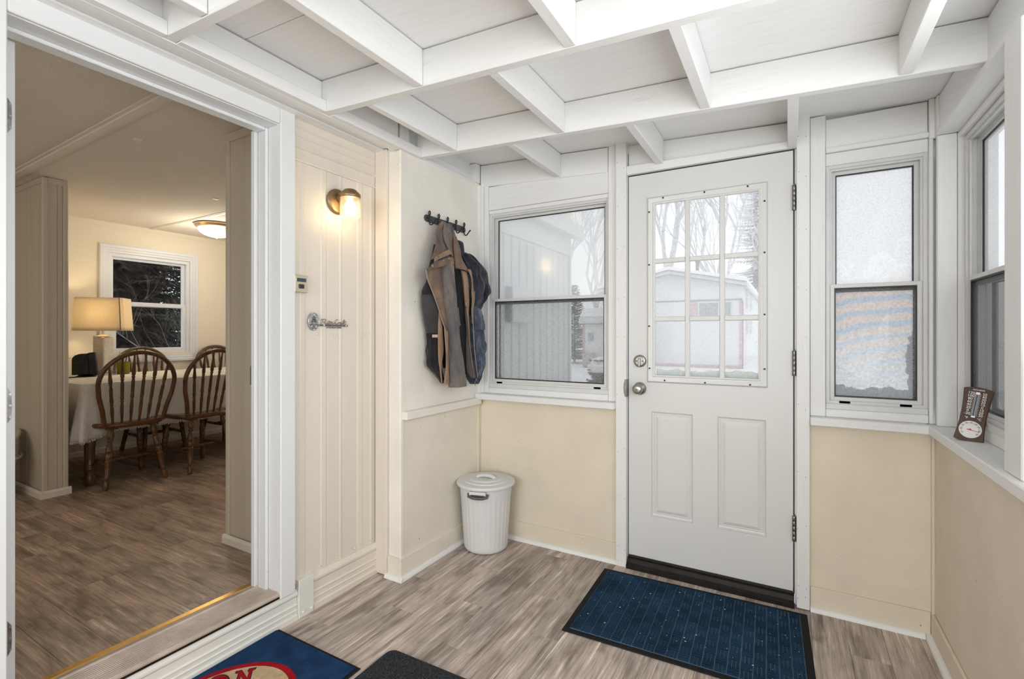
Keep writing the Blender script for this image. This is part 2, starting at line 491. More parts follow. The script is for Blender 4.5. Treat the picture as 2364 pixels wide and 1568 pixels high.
floor = struct(MB().box(-1.13, 1.34, -6.1, 0.03, -0.12, -0.006).build('floor', M['joint']))
def plank_mesh(L, W, t=0.006):
    b = MB(); c = 0.0012
    vs = [(0, 0, -t), (L, 0, -t), (L, W, -t), (0, W, -t), (0, 0, -c), (L, 0, -c), (L, W, -c), (0, W, -c), (c, c, 0), (L - c, c, 0), (L - c, W - c, 0), (c, W - c, 0)]
    fs = [(0, 3, 2, 1), (8, 9, 10, 11)] + [(i, (i + 1) % 4, 4 + (i + 1) % 4, 4 + i) for i in range(4)] + [(4 + i, 4 + (i + 1) % 4, 8 + (i + 1) % 4, 8 + i) for i in range(4)]
    return b.add(vs, fs)
def lay(parent, material, u0, u1, rows, W, L, place, rot, cache):
    for k, w0 in enumerate(rows):
        s = u0 - ((k * 0.37 + R.random() * 0.15) % 1.0) * L
        while s < u1:
            a, b = max(s, u0), min(s + L, u1)
            if b - a > 0.015:
                key = round(b - a, 3)
                if key not in cache:
                    o = plank_mesh(b - a - 0.0006, W - 0.0006).build('plank', material, parent); cache[key] = o.data
                else:
                    o = bpy.data.objects.new('plank', cache[key]); COL.objects.link(o); o.parent = parent
                o.location = place(a, w0); o.rotation_euler = rot
            s += L
# porch planks run toward the porch door (local x -> world y)
rows = [-0.317 + 0.127 * k for k in range(-7, 13)]
lay(floor, M['plank'], -3.55, 0.0, rows, 0.127, 0.914, lambda a, w: (w + 0.127, a, 0), (0, 0, PI / 2), {})

floor2 = struct(MB().box(-4.85, -1.14, -4.3, 1.85, 0.02, 0.144).build('floor', M['plank_house']))
rows = [-1.279 + 0.127 * k for k in range(-8, 22)]
lay(floor2, M['plank_house'], -4.76, -1.27, rows, 0.127, 0.914, lambda a, w: (a, w, 0.15), (0, 0, 0), {})

# ------------------------------------------------------------------ ceiling: rafters, blocking, roof sheets
YR = [-2.985, -2.39, -1.79, -1.195, -0.594]
def roof_prism(b, x0, x1, d0, d1, y0, y1):
    """a slab that follows the roof slope, between depths d0 and d1 below the deck"""
    return b.prism([(x0, deck_z(x0) - d1), (x1, deck_z(x1) - d1), (x1, deck_z(x1) - d0), (x0, deck_z(x0) - d0)], 'y', y0, y1)
ceil = struct(roof_prism(MB(), -1.3, 1.75, -0.10, -0.016, -6.25, 0.35).build('ceiling', M['snow']))
ys = [-6.25, -5.18, -3.96, -2.74, -1.52, -0.3, 0.3]
for a, b in zip(ys, ys[1:]):
    roof_prism(MB(), -1.2, 1.7, -0.015, 0.0, a + 0.0015, b - 0.0015).build('roof_sheet', M['deck'], ceil)
for y in YR:
    roof_prism(MB(), -0.957, 1.30, 0.004, 0.1373, y, y + 0.036).build('rafter', M['white_x'], ceil, bevel=0.002)
BL = [(-0.447, -1.79, -1.195), (0.150, -1.79, -1.195), (1.052, -1.79, -1.195), (-0.735, -1.195, -0.594), (-0.150, -1.195, -0.594), (0.450, -1.195, -0.594), (1.052, -1.195, -0.594),
      (-0.430, -0.594, -0.012), (0.147, -0.594, -0.012), (0.740, -0.594, -0.012), (-0.74, -2.39, -1.79), (-0.14, -2.39, -1.79), (0.45, -2.39, -1.79), (1.052, -2.39, -1.79)]
for x, a, b in BL:
    roof_prism(MB(), x, x + 0.037, 0.004, 0.136, a + 0.0372, b - 0.0012).build('blocking', M['white_y'], ceil, bevel=0.002)
# house-side ledger and the nailer strips between the rafters
MB().box(-1.0, -0.958, -3.6, -0.735, 2.166, 2.3005).build('ledger', M['white_y'], ceil, bevel=0.002)
yy = [-3.6] + YR
for a, b in zip([-3.6] + [y + 0.037 for y in YR], YR + [-0.735]):
    if b - a > 0.05 or b == -0.735:
        if b > a: MB().box(-0.957, -0.928, a, b, 2.166, 2.212).build('nailer', M['white_y'], ceil, bevel=0.002)
MB().box(-0.957, -0.928, -0.557, -0.735, 2.18, 2.212)
MB().box(-1.118, -0.985, -3.6, -0.73, 2.188, 2.20).build('soffit_board', M['white_y'], ceil)
MB().box(-1.118, -1.062, -3.6, -0.73, 2.180, 2.1878).build('soffit_trim', M['white_y'], ceil, bevel=0.002)
# a bent nail under the deck
MB().tube([(0.60, -1.05, 2.226), (0.602, -1.052, 2.20), (0.612, -1.055, 2.188)], [0.0015, 0.0015, 0.003], 6).build('nail', M['bronze'], ceil)

# ------------------------------------------------------------------ left wall: house siding, doorway side
wl = struct(MB().box(-1.25, -1.135, -6.1, -2.12, -0.02, 2.5).box(-1.25, -1.135, -1.262, 1.80, -0.02, 2.5).box(-1.25, -1.135, -2.12, -1.262, 2.135, 2.5).box(-1.25, -1.135, -2.12, -1.262, -0.02, 0.125).build('wall_left', M['siding']))
# ribbed sheet beside the door (vertical ribs, profile in (x, y))
def rib_profile(ya, yb, ribs, base, h):
    pts = [(base, ya)]
    for r0, r1 in ribs:
        pts += [(base, r0), (base + h, r0 + 0.007), (base + h, r1 - 0.007), (base, r1)]
    pts.append((base, yb))
    return pts
def sheet_prism(b, pts, back, z0, z1):
    n = len(pts)
    for (x0, y0), (x1, y1) in zip(pts, pts[1:]):
        b.add([(x0, y0, z0), (x1, y1, z0), (x1, y1, z1), (x0, y0, z1), (back, y0, z0), (back, y1, z0), (back, y1, z1), (back, y0, z1)],
              [(0, 1, 2, 3), (4, 7, 6, 5), (0, 4, 5, 1), (3, 2, 6, 7), (0, 3, 7, 4), (1, 5, 6, 2)])
    return b
ribs = [(-1.178, -1.147), (-1.070, -1.034), (-0.963, -0.944), (-0.853, -0.814), (-0.768, -0.748)]
sheet_prism(MB(), rib_profile(-1.218, -0.72, ribs, -1.1235, 0.0026), -1.135, 0.15, 2.0).build('siding_sheet', M['siding'], wl)
# horizontal ledges over the ribs
def h_profile(b, y0, y1, pts, back):
    poly = pts + [(back, pts[-1][1]), (back, pts[0][1])]
    return b.prism(poly, 'y', y0, y1)
h_profile(MB(), -1.218, -0.72, [(-1.113, 1.995), (-1.111, 2.0), (-1.120, 2.004), (-1.120, 2.05), (-1.108, 2.056), (-1.108, 2.062), (-1.119, 2.068), (-1.119, 2.098), (-1.114, 2.102), (-1.119, 2.106), (-1.119, 2.135), (-1.113, 2.139), (-1.119, 2.143), (-1.119, 2.188)], -1.135).build('frieze_siding', M['siding'], wl)
MB().box(-1.135, -1.118, -3.6, -2.17, 0.13, 2.188).build('siding_sheet', M['siding'], wl)
MB().box(-1.135, -1.118, -2.17, -1.218, 2.14, 2.188).build('frieze_siding', M['siding'], wl)
# ribbed skirting, below the step (pale) and under the lamp
SK = [(-1.105, 0.0), (-1.105, 0.018), (-1.112, 0.022), (-1.112, 0.036), (-1.107, 0.040), (-1.112, 0.044), (-1.112, 0.058), (-1.106, 0.063), (-1.113, 0.068), (-1.113, 0.095), (-1.105, 0.104), (-1.105, 0.112), (-1.116, 0.128)]
h_profile(MB(), -3.6, -1.2, SK, -1.135).build('skirting', M['skirt'], wl)
SK2 = [(x, z * 1.24) for x, z in SK]
h_profile(MB(), -1.118, -0.722, SK2, -1.135).build('skirting', M['siding'], wl)
MB().box(-1.135, -1.1, -1.198, -1.122, 0.0, 0.166).build('cover_plate', M['skirt'], wl, bevel=0.002)
for y, z in ((-1.178, 0.022), (-1.135, 0.020)):
    MB().lathe([(0.006, 0), (0.006, 0.002), (0.003, 0.005)], 10, (-1.1, y, z), 'x').build('screw', M['skirt'], wl, smooth=True)
sc = MB()
for y, z in [(-1.16, 2.028), (-1.06, 2.03), (-0.96, 2.032), (-0.86, 2.03), (-0.775, 2.026), (-1.09, 1.238), (-0.99, 1.232), (-0.80, 1.24), (-1.08, 0.176), (-0.98, 0.18), (-0.87, 0.178), (-0.77, 0.18), (-1.06, 0.05)]:
    sc.lathe([(0.0055, 0), (0.0055, 0.002), (0.003, 0.0045)], 8, (-1.12 + (0.006 if z < 0.1 else 0), y, z), 'x')
o = sc.build('siding_screws', M['siding'], wl, smooth=True); o['kind'] = 'stuff'

# coat wall: the boarded jog that stands proud of the siding
wj = struct(MB().box(-1.134, -0.962, -0.714, 0.10, -0.02, 2.170).build('wall_left', M['cream_pale']))
MB().box(-0.962, -0.956, -0.714, -0.002, 0.0, 0.803).build('board_panel', M['cream_low'], wj)
MB().box(-0.962, -0.956, -0.714, -0.002, 0.803, 2.172).build('board_panel', M['cream_pale'], wj)
MB().box(-1.036, -0.962, -0.721, -0.714, 0.0, 2.172).build('board_panel', M['cream_pale'], wj)
MB().box(-1.117, -1.038, -0.736, -0.714, 0.006, 2.185).build('corner_board', M['siding'], wj, bevel=0.002)
MB().box(-0.978, -0.953, -0.725, -0.700, 0.10, 2.172).build('corner_bead', M['cream_pale'], wj, bevel=0.004)
MB().box(-1.036, -0.950, -0.728, -0.0, 2.172, 2.186).build('top_cap', M['white_y'], wj, bevel=0.002)
MB().box(-0.955, -0.922, -0.711, -0.03, 0.803, 0.845).build('rail', M['cream_pale'], wj, bevel=0.003)
MB().box(-0.957, -0.948, -0.03, -0.002, 0.0, 0.80).build('corner_batten', M['cream'], wj, bevel=0.002)
MB().box(-0.957, -0.935, -0.028, -0.002, 0.86, 2.172).build('corner_batten', M['white_z'], wj, bevel=0.002)
# framing above the coat wall
MB().box(-1.02, -0.995, -0.722, -0.01, 2.187, 2.31).build('frieze_board', M['white_y'], wj)
MB().box(-1.0, -0.957, -0.722, -0.655, 2.187, 2.30).build('stub_post', M['white_z'], wj, bevel=0.002)
MB().box(-0.995, -0.975, -0.557, -0.05, 2.187, 2.235).build('frieze_strip', M['white_y'], wj, bevel=0.002)
MB().box(-1.0, -0.945, -0.06, -0.012, 2.187, 2.302).build('stub_post', M['white_z'], wj, bevel=0.002)

# ------------------------------------------------------------------ front wall (porch door wall)
def pieces(lst, name, parent):
    for nm, m, bx in lst:
        MB().box(*bx).build(nm, M[m], parent, bevel=0.002)
wf = struct(MB().box(-1.1, -0.03, 0.012, 0.10, -0.02, 0.84).box(0.795, 1.42, 0.012, 0.10, -0.02, 0.84)
            .box(-1.1, -0.905, 0.012, 0.10, 0.84, 2.31).box(-0.095, -0.03, 0.012, 0.10, 0.84, 2.26).box(0.795, 0.875, 0.012, 0.10, 0.84, 2.215)
            .box(1.265, 1.42, 0.012, 0.10, 0.84, 2.185).box(-0.905, -0.095, 0.012, 0.10, 2.01, 2.262).box(-0.03, 0.795, 0.03, 0.10, 2.115, 2.217).box(0.875, 1.265, 0.012, 0.10, 2.02, 2.19)
            .build('wall_front', M['white']))
MB().box(-0.956, -0.060, 0.0, 0.012, 0.0, 0.834).build('board_panel', M['cream'], wf)
MB().box(0.826, 1.257, 0.0, 0.012, 0.0, 0.832).build('board_panel', M['cream'], wf)
pieces([('corner_stud', 'white_z', (-0.945, -0.922, -0.012, 0.012, 0.872, 2.18)), ('window_jamb', 'white_z', (-0.921, -0.889, -0.004, 0.03, 0.872, 2.172)),
        ('window_stud', 'white_z', (-0.113, -0.062, -0.004, 0.02, 0.872, 2.262)), ('header_board', 'white_x', (-0.888, -0.114, -0.002, 0.012, 2.012, 2.158)),
        ('stop_strip', 'white_x', (-0.888, -0.114, 0.004, 0.03, 1.988, 2.011)), ('apron_board', 'white_x', (-0.888, -0.114, -0.004, 0.03, 0.872, 0.906)),
        ('window_jamb', 'white_z', (0.828, 0.886, -0.006, 0.012, 0.872, 2.21)), ('header_board', 'white_x', (0.887, 1.238, 0.0, 0.012, 2.062, 2.190)),
        ('stop_strip', 'white_x', (0.887, 1.240, -0.012, 0.012, 2.040, 2.061)), ('lower_header', 'white_x', (0.887, 1.240, 0.002, 0.02, 1.985, 2.039)),
        ('window_jamb', 'white_z', (1.241, 1.254, -0.012, 0.02, 0.872, 2.062)), ('apron_board', 'white_x', (0.887, 1.240, -0.004, 0.03, 0.872, 0.906))], '', wf)
roof_prism(MB(), -0.945, -0.115, 0.006, 0.14, -0.010, 0.012).build('end_rafter', M['white_x'], wf, bevel=0.002)
roof_prism(MB(), -0.004, 0.765, 0.007, 0.125, 0.008, 0.03).build('end_rafter', M['white_x'], wf, bevel=0.002)
# left sill and right sill
for nm, a, b in (('window_sill', -0.953, -0.063), ('window_sill', 0.827, 1.236)):
    MB().box(a, b, -0.062, 0.03, 0.835, 0.8715).build(nm, M['white_x'], wf, bevel=0.004)
MB().box(1.2365, 1.345, -0.0295, 0.03, 0.835, 0.8705).build('sill_corner', M['white_x'], wf)
# corner post in the right corner
MB().box(1.258, 1.305, -0.05, 0.0, 2.03, 2.189).build('corner_post', M['white_z'], wf, bevel=0.002)
MB().box(1.240, 1.258, -0.018, 0.0, 2.03, 2.192).build('corner_bead', M['white_z'], wf, bevel=0.002)

# ------------------------------------------------------------------ right wall
wr = struct(MB().box(1.262, 1.40, -6.1, 0.02, -0.02, 0.832).box(1.305, 1.40, -6.1, 0.02, 2.05, 2.185).build('wall_right', M['white']))
MB().box(1.257, 1.262, -6.1, 0.0, 0.0, 0.832).build('board_panel', M['cream'], wr)
MB().box(1.228, 1.345, -6.05, -0.03, 0.835, 0.8715).build('window_sill', M['white_y'], wr, bevel=0.004)
MB().box(1.330, 1.350, -0.80, -0.06, 0.872, 0.912).build('apron_board', M['white_y'], wr, bevel=0.002)
MB().box(1.264, 1.305, -6.05, -0.052, 2.05, 2.186).build('header_beam', M['white_y'], wr, bevel=0.002)
MB().box(1.254, 1.345, -6.05, -0.052, 2.028, 2.048).build('header_soffit', M['white_y'], wr, bevel=0.003)
MB().box(1.258, 1.318, -0.052, -0.028, 0.872, 2.028).build('jamb_board', M['white_z'], wr, bevel=0.002)
MB().box(1.319, 1.345, -0.058, -0.03, 0.872, 2.028).build('jamb_stop', M['white_z'], wr, bevel=0.003)
MB().box(1.320, 1.345, -0.80, -0.06, 2.006, 2.027).build('head_stop', M['white_y'], wr, bevel=0.003)
MB().box(1.346, 1.395, -0.80, -0.03, 2.0, 2.05).build('head_filler', M['white_y'], wr)
MB().box(1.346, 1.395, -0.80, -0.03, 0.835, 0.915).build('sill_filler', M['white_y'], wr)
MB().box(1.346, 1.395, -0.062, 0.02, 0.835, 2.05).build('jamb_filler', M['white_z'], wr)
for y in (-0.80, -1.78, -2.64, -3.5, -4.4, -5.3):
    MB().box(1.262, 1.40, y - 0.11, y, 0.872, 2.049).build('window_post', M['white_z'], wr, bevel=0.002)
    MB().box(1.246, 1.2615, y - 0.10, y + 0.012, 0.872, 2.027).build('post_face', M['white_z'], wr, bevel=0.003)
MB().box(1.2475, 1.2575, -0.02, -0.001, 0.0, 0.834).build('corner_batten', M['cream'], wr, bevel=0.002)
wb = struct(MB().box(-1.13, 1.40, -6.12, -6.0, -0.02, 0.835).box(-1.13, 1.40, -6.12, -6.0, 2.03, 2.33).box(-1.13, -1.0, -6.12, -6.0, 0.835, 2.03).box(0.1, 0.15, -6.12, -6.0, 0.835, 2.03).box(1.2, 1.4, -6.12, -6.0, 0.835, 2.03).build('wall_back', M['white']))

# ------------------------------------------------------------------ baseboards with white quarter round
def quarter(b, axis, c0, c1, a, bb, r=0.019, sx=1, sy=1):
    """quarter-round strip along axis: corner at (c0, 0), bulging by sx"""
    poly = [(c0, 0.0)] + [(c0 + sx * r * math.cos(t), r * math.sin(t)) for t in [i * PI / 12 for i in range(7)]]
    return b.prism(poly, axis, a, bb)
bf = struct(MB().box(-0.946, -0.063, -0.011, 0.0, 0.0, 0.108).build('baseboard_front', M['cream'], bevel=0.002))
quarter(MB(), 'x', -0.0112, 0, -0.925, -0.005, sx=-1).build('quarter_round', M['white'], bf, smooth=True)
bf2 = struct(MB().box(0.828, 1.246, -0.011, 0.0, 0.0, 0.105).build('baseboard_front', M['cream'], bevel=0.002))
quarter(MB(), 'x', -0.0112, 0, 0.828, 1.226, sx=-1).build('quarter_round', M['white'], bf2, smooth=True)
bj = struct(MB().box(-0.955, -0.944, -0.732, -0.012, 0.0, 0.108).box(-1.036, -0.955, -0.732, -0.7215, 0.0, 0.108).build('baseboard_left', M['cream_low'], bevel=0.002))
quarter(MB(), 'y', -0.9438, 0, -0.751, -0.03, sx=1).build('quarter_round', M['white'], bj, smooth=True)
quarter(MB(), 'x', -0.7322, 0, -1.042, -0.9245, sx=-1).build('quarter_round', M['white'], bj, smooth=True)
br = struct(MB().box(1.246, 1.2565, -3.6, -0.012, 0.0, 0.105).build('baseboard_right', M['cream'], bevel=0.002))
quarter(MB(), 'y', 1.2458, 0, -3.6, -0.012, sx=-1).build('quarter_round', M['white'], br, smooth=True)

# ------------------------------------------------------------------ windows
M['pane_clear'] = pane_mat('door_pane', 0.36, 0.13, refl=0.2, drop_scale=330)  # white film thickened to stand in for snowfall haze outdoors
M['pane_fog'] = pane_mat('fogged_pane', 0.58, 0.03, refl=3.2, drop_scale=260, rough=0.17)
M['pane_low'] = pane_mat('lower_pane', 0.28, 0.08, refl=0.5, drop_scale=300)
M['pane_frost'] = pane_mat('frosted_pane', 0.66, 0.14, refl=0.4, drop_scale=150, grad=(1.80, 1.46))
M['pane_right'] = pane_mat('right_pane', 0.45, 0.10, refl=0.4, drop_scale=200)
M['pane_house'] = pane_mat('house_pane', 0.008, refl=0.03)
M['screen'] = screen_mat('insect_screen', 0.24, (0.22, 0.22, 0.22))
M['screen_dark'] = screen_mat('insect_screen_dark', 0.55)

def moire_screen(name):
    """fine frosted mesh with orange and blue moire bands painted into its colour"""
    m, nt, b, out = nodes(name); nt.nodes.remove(b)
    tr = N(nt, 'ShaderNodeBsdfTransparent'); tl = N(nt, 'ShaderNodeBsdfTranslucent'); df = N(nt, 'ShaderNodeBsdfDiffuse')
    tc = N(nt, 'ShaderNodeTexCoord'); mp = N(nt, 'ShaderNodeMapping')
    mp.inputs['Location'].default_value = (-1.00, 0, -1.20); mp.inputs['Scale'].default_value = (0.85, 1, 1.25)
    nt.links.new(tc.outputs['Object'], mp.inputs['Vector'])
    wv = N(nt, 'ShaderNodeTexWave', wave_type='RINGS', Scale=4.6, Distortion=2.2, Detail=2.0)
    wv.inputs['Detail Scale'].default_value = 2.0
    wv.rings_direction = 'Y'
    nt.links.new(mp.outputs[0], wv.inputs['Vector'])
    rp = ramp(nt, [(0.15, (0.62, 0.70, 0.80)), (0.5, (0.80, 0.79, 0.79)), (0.85, (0.90, 0.77, 0.69))])
    nt.links.new(wv.outputs['Fac'], rp.inputs['Fac'])
    sp = N(nt, 'ShaderNodeSeparateXYZ'); nt.links.new(tc.outputs['Object'], sp.inputs[0])
    mr = N(nt, 'ShaderNodeMapRange'); mr.inputs['From Min'].default_value = 1.0; mr.inputs['From Max'].default_value = 1.32
    nt.links.new(sp.outputs['Z'], mr.inputs['Value'])
    nz = N(nt, 'ShaderNodeTexNoise', Scale=90, Detail=3); nt.links.new(tc.outputs['Object'], nz.inputs['Vector'])
    mxc = N(nt, 'ShaderNodeMix', data_type='RGBA'); mxc.inputs[6].default_value = (0.92, 0.93, 0.95, 1)
    nt.links.new(mr.outputs[0], mxc.inputs[0]); nt.links.new(rp.outputs['Color'], mxc.inputs[7])
    r2 = ramp(nt, [(0.35, (0.82, 0.82, 0.82)), (0.62, (1.06, 1.06, 1.06))]); nt.links.new(nz.outputs['Fac'], r2.inputs['Fac'])
    ml = N(nt, 'ShaderNodeMix', data_type='RGBA', blend_type='MULTIPLY'); ml.inputs[0].default_value = 1.0
    nt.links.new(mxc.outputs[2], ml.inputs[6]); nt.links.new(r2.outputs['Color'], ml.inputs[7])
    # darker, ragged mesh along the bottom and right edge
    def edge(sock, a_, b_):
        e = N(nt, 'ShaderNodeMapRange'); e.inputs['From Min'].default_value = a_; e.inputs['From Max'].default_value = b_
        nt.links.new(sock, e.inputs['Value']); return e.outputs[0]
    n7 = N(nt, 'ShaderNodeTexNoise', Scale=26, Detail=4); nt.links.new(tc.outputs['Object'], n7.inputs['Vector'])
    e1 = edge(sp.outputs['Z'], 1.035, 0.955); e2 = edge(sp.outputs['X'], 1.165, 1.215); e3 = edge(sp.outputs['Z'], 1.33, 1.18)
    m12 = N(nt, 'ShaderNodeMath', operation='MULTIPLY'); nt.links.new(e2, m12.inputs[0]); nt.links.new(e3, m12.inputs[1])
    m13 = N(nt, 'ShaderNodeMath', operation='MAXIMUM'); nt.links.new(e1, m13.inputs[0]); nt.links.new(m12.outputs[0], m13.inputs[1])
    m14 = N(nt, 'ShaderNodeMath', operation='ADD'); nt.links.new(m13.outputs[0], m14.inputs[0]); nt.links.new(n7.outputs['Fac'], m14.inputs[1])
    r7 = ramp(nt, [(0.92, (1, 1, 1)), (0.99, (0.42, 0.43, 0.44))]); nt.links.new(m14.outputs[0], r7.inputs['Fac'])
    ml7 = N(nt, 'ShaderNodeMix', data_type='RGBA', blend_type='MULTIPLY'); ml7.inputs[0].default_value = 1.0
    nt.links.new(ml.outputs[2], ml7.inputs[6]); nt.links.new(r7.outputs['Color'], ml7.inputs[7])
    for n in (tl, df): nt.links.new(ml7.outputs[2], n.inputs[0])
    f = N(nt, 'ShaderNodeMixShader'); f.inputs[0].default_value = 0.25
    nt.links.new(tl.outputs[0], f.inputs[1]); nt.links.new(df.outputs[0], f.inputs[2])
    mx = N(nt, 'ShaderNodeMixShader'); mx.inputs[0].default_value = 0.72
    nt.links.new(tr.outputs[0], mx.inputs[1]); nt.links.new(f.outputs[0], mx.inputs[2])
    nt.links.new(mx.outputs[0], out.inputs['Surface'])
    return m
M['screen_frost'] = moire_screen('frosted_insect_screen')

M['clear'] = pane_mat('clear_glass', 0.0, refl=0.0)
def pane(b, film, parent, inn):
    o = b.build('glass_pane', film, parent); o.data.materials.append(M['clear']); n = Vector(inn)
    for p in o.data.polygons: p.material_index = 0 if p.normal.dot(n) > 0.9 else 1
    return o
def double_hung(root, xf, inn, u0, u1, z0, zm, z1, up_mat, low_mat, scr_mat):
    """aluminium double-hung window in the frame (u along the wall, w outward, z up)"""
    MB(xf).frame(u0, u1, z0, z1, 0.014, 0.012, 0.105).build('window_frame', M['alu'], root, bevel=0.0015)
    for w in (0.022, 0.046, 0.07):
        t = MB(xf); t.box(u0 + 0.014, u0 + 0.022, w, w + 0.006, z0, z1).box(u1 - 0.022, u1 - 0.014, w, w + 0.006, z0, z1).box(u0 + 0.022, u1 - 0.022, w, w + 0.006, z1 - 0.022, z1 - 0.014)
        t.build('track', M['alu'], root)
    # upper sash, set back
    a, b = u0 + 0.022, u1 - 0.022
    s = MB(xf).frame(a, b, zm - 0.012, z1 - 0.018, 0.016, 0.050, 0.072).build('sash', M['alu'], root, bevel=0.0015)
    MB(xf).frame(a + 0.016, b - 0.016, zm + 0.004, z1 - 0.034, 0.0045, 0.054, 0.068).build('gasket', M['gasket'], s)
    pane(MB(xf).box(a + 0.018, b - 0.018, 0.059, 0.063, zm + 0.006, z1 - 0.036), up_mat, s, inn)
    # lower sash, in front
    s = MB(xf).frame(a - 0.006, b + 0.006, z0 + 0.014, zm + 0.018, 0.016, 0.018, 0.042).build('sash', M['alu'], root, bevel=0.0015)
    MB(xf).frame(a + 0.010, b - 0.010, z0 + 0.030, zm + 0.002, 0.0055, 0.022, 0.040).build('gasket', M['gasket'], s)
    pane(MB(xf).box(a + 0.012, b - 0.012, 0.028, 0.032, z0 + 0.032, zm), low_mat, s, inn)
    for uu in (u0 + 0.05, u1 - 0.09):
        MB(xf).box(uu, uu + 0.04, 0.012, 0.020, z0 + 0.003, z0 + 0.013).build('sash_latch', M['gasket'], s)
    MB(xf).box(a, b, 0.036, 0.050, zm - 0.016, zm - 0.001).build('meeting_rail', M['gasket'], root)
    # insect screen outside the lower half
    s = MB(xf).frame(a, b, z0 + 0.014, zm, 0.012, 0.084, 0.094).build('screen_frame', M['gasket'], root)
    MB(xf).box(a + 0.012, b - 0.012, 0.0885, 0.0893, z0 + 0.026, zm - 0.012).build('insect_screen', scr_mat, s)
    MB(xf).box(u0, u1, 0.0, 0.11, z0 - 0.024, z0 + 0.001).build('sill_track', M['alu'], root, bevel=0.002)

F_xf = lambda u, w, z: (u, w, z)
w1 = struct(empty('window_1', (0, 0, 0)))
double_hung(w1, F_xf, (0, -1, 0), -0.888, -0.112, 0.930, 1.440, 1.988, M['pane_fog'], M['pane_low'], M['screen'])
w2 = struct(empty('window_2', (0, 0, 0)))
double_hung(w2, F_xf, (0, -1, 0), 0.888, 1.240, 0.930, 1.440, 1.985, M['pane_frost'], pane_mat('lower_frosted_pane', 0.22, 0.08, refl=0.5), M['screen_frost'])
R_xf = lambda u, w, z: (1.325 + w, -u, z)
w3 = struct(empty('window_3', (0, 0, 0)))
double_hung(w3, R_xf, (-1, 0, 0), 0.060, 0.80, 0.936, 1.440, 2.002, M['pane_right'], pane_mat('lower_right_pane', 0.2, 0.08, refl=0.4), M['screen_dark'])

# ------------------------------------------------------------------ porch door
d1 = struct(empty('door_1', (0, 0, 0)))
X0, X1, Z0, Z1 = 0.0, 0.761, 0.056, 2.079
slab = MB()
gx0, gx1, gz0, gz1 = 0.118, 0.640, 1.006, 1.934
for bx in ((X0, X1, Z0, 0.287), (X0, X1, 0.837, gz0), (X0, X1, gz1, Z1), (X0, gx0, gz0, gz1), (gx1, X1, gz0, gz1), (X0, 0.118, 0.287, 0.837), (0.328, 0.439, 0.287, 0.837), (0.654, X1, 0.287, 0.837)):
    slab.box(bx[0], bx[1], 0.0, 0.044, bx[2], bx[3])
slab.build('door_slab', M['door'], d1)
PP = [(0.0, 0.0), (0.003, -0.0015), (0.008, 0.007), (0.013, 0.009), (0.018, 0.005), (0.022, 0.0055), (0.038, -0.001), (0.042, -0.001)]
for a, b in ((0.118, 0.328), (0.439, 0.654)):
    MB().ring(a, b, 0.287, 0.837, PP, close=True).build('door_panel', M['door'], d1)
LF = [(0.0, 0.0), (0.002, -0.008), (0.008, -0.014), (0.016, -0.013), (0.022, -0.009), (0.030, -0.009), (0.034, -0.013), (0.039, -0.011), (0.041, 0.004)]
MB().ring(0.0985, 0.660, 0.986, 1.953, LF).build('lite_frame', M['door'], d1, smooth=True)
vx = [0.139, 0.300, 0.4615, 0.620]; vz = [1.027, 1.3165, 1.6175, 1.9125]
for x in (0.300, 0.4615):
    MB().prism([(x - 0.013, 0.004), (x - 0.009, -0.006), (x + 0.009, -0.006), (x + 0.013, 0.004)], 'z', 1.02, 1.92).build('muntin', M['door'], d1)
for z in (1.3165, 1.6175):
    for a, b in ((0.135, 0.2885), (0.3115, 0.450), (0.473, 0.625)):
        MB().prism([(0.004, z - 0.013), (-0.0055, z - 0.009), (-0.0055, z + 0.009), (0.004, z + 0.013)], 'x', a, b).build('muntin', M['door'], d1)
for i in range(3):
    for j in range(3):
        pane(MB().box(vx[i], vx[i + 1], 0.010, 0.014, vz[j], vz[j + 1]), M['pane_clear'], d1, (0, -1, 0))
for x, z in [(0.182, 1.944), (0.382, 1.944), (0.575, 1.944), (0.651, 1.86), (0.651, 1.62), (0.651, 1.33), (0.651, 1.075), (0.105, 1.875), (0.105, 1.60), (0.105, 1.28), (0.107, 1.06), (0.19, 0.997), (0.385, 0.995), (0.585, 0.995)]:
    xx = x + (0.006 if x < 0.2 and z not in (1.944, 0.997) else (-0.005 if x > 0.6 else 0)); zz = z + (-0.004 if z > 1.9 else (0.003 if z < 1 else 0))
    MB().lathe([(0.0045, -0.0155), (0.0045, -0.0085)], 10, (xx, 0, zz), 'y').build('screw_hole', M['gasket'], d1)
# hardware
dbt = MB().lathe([(0.033, 0.0), (0.033, -0.006), (0.029, -0.011), (0.024, -0.012), (0.022, -0.010), (0.0, -0.010)], 28, (0.060, 0, 1.096), 'y').build('deadbolt', M['nickel'], d1, smooth=True)
MB().box(0.0545, 0.0655, -0.026, -0.009, 1.066, 1.112).build('thumb_turn', M['nickel'], dbt, bevel=0.004, seg=2)
for s in (-0.016, 0.016):
    MB().lathe([(0.0035, -0.013), (0.0035, -0.009)], 8, (0.060 + s, 0, 1.096), 'y').build('screw', M['gasket'], dbt)
kn = MB().lathe([(0.034, 0.0), (0.034, -0.005), (0.029, -0.013), (0.017, -0.018), (0.014, -0.022), (0.014, -0.030), (0.020, -0.034), (0.026, -0.044), (0.0265, -0.054), (0.022, -0.063), (0.016, -0.066), (0.0, -0.066)], 28, (0.060, 0, 0.951), 'y').build('door_knob', M['nickel'], d1, smooth=True)
MB().box(0.053, 0.067, -0.071, -0.065, 0.9475, 0.9545).build('knob_button', M['hinge'], kn, bevel=0.002)
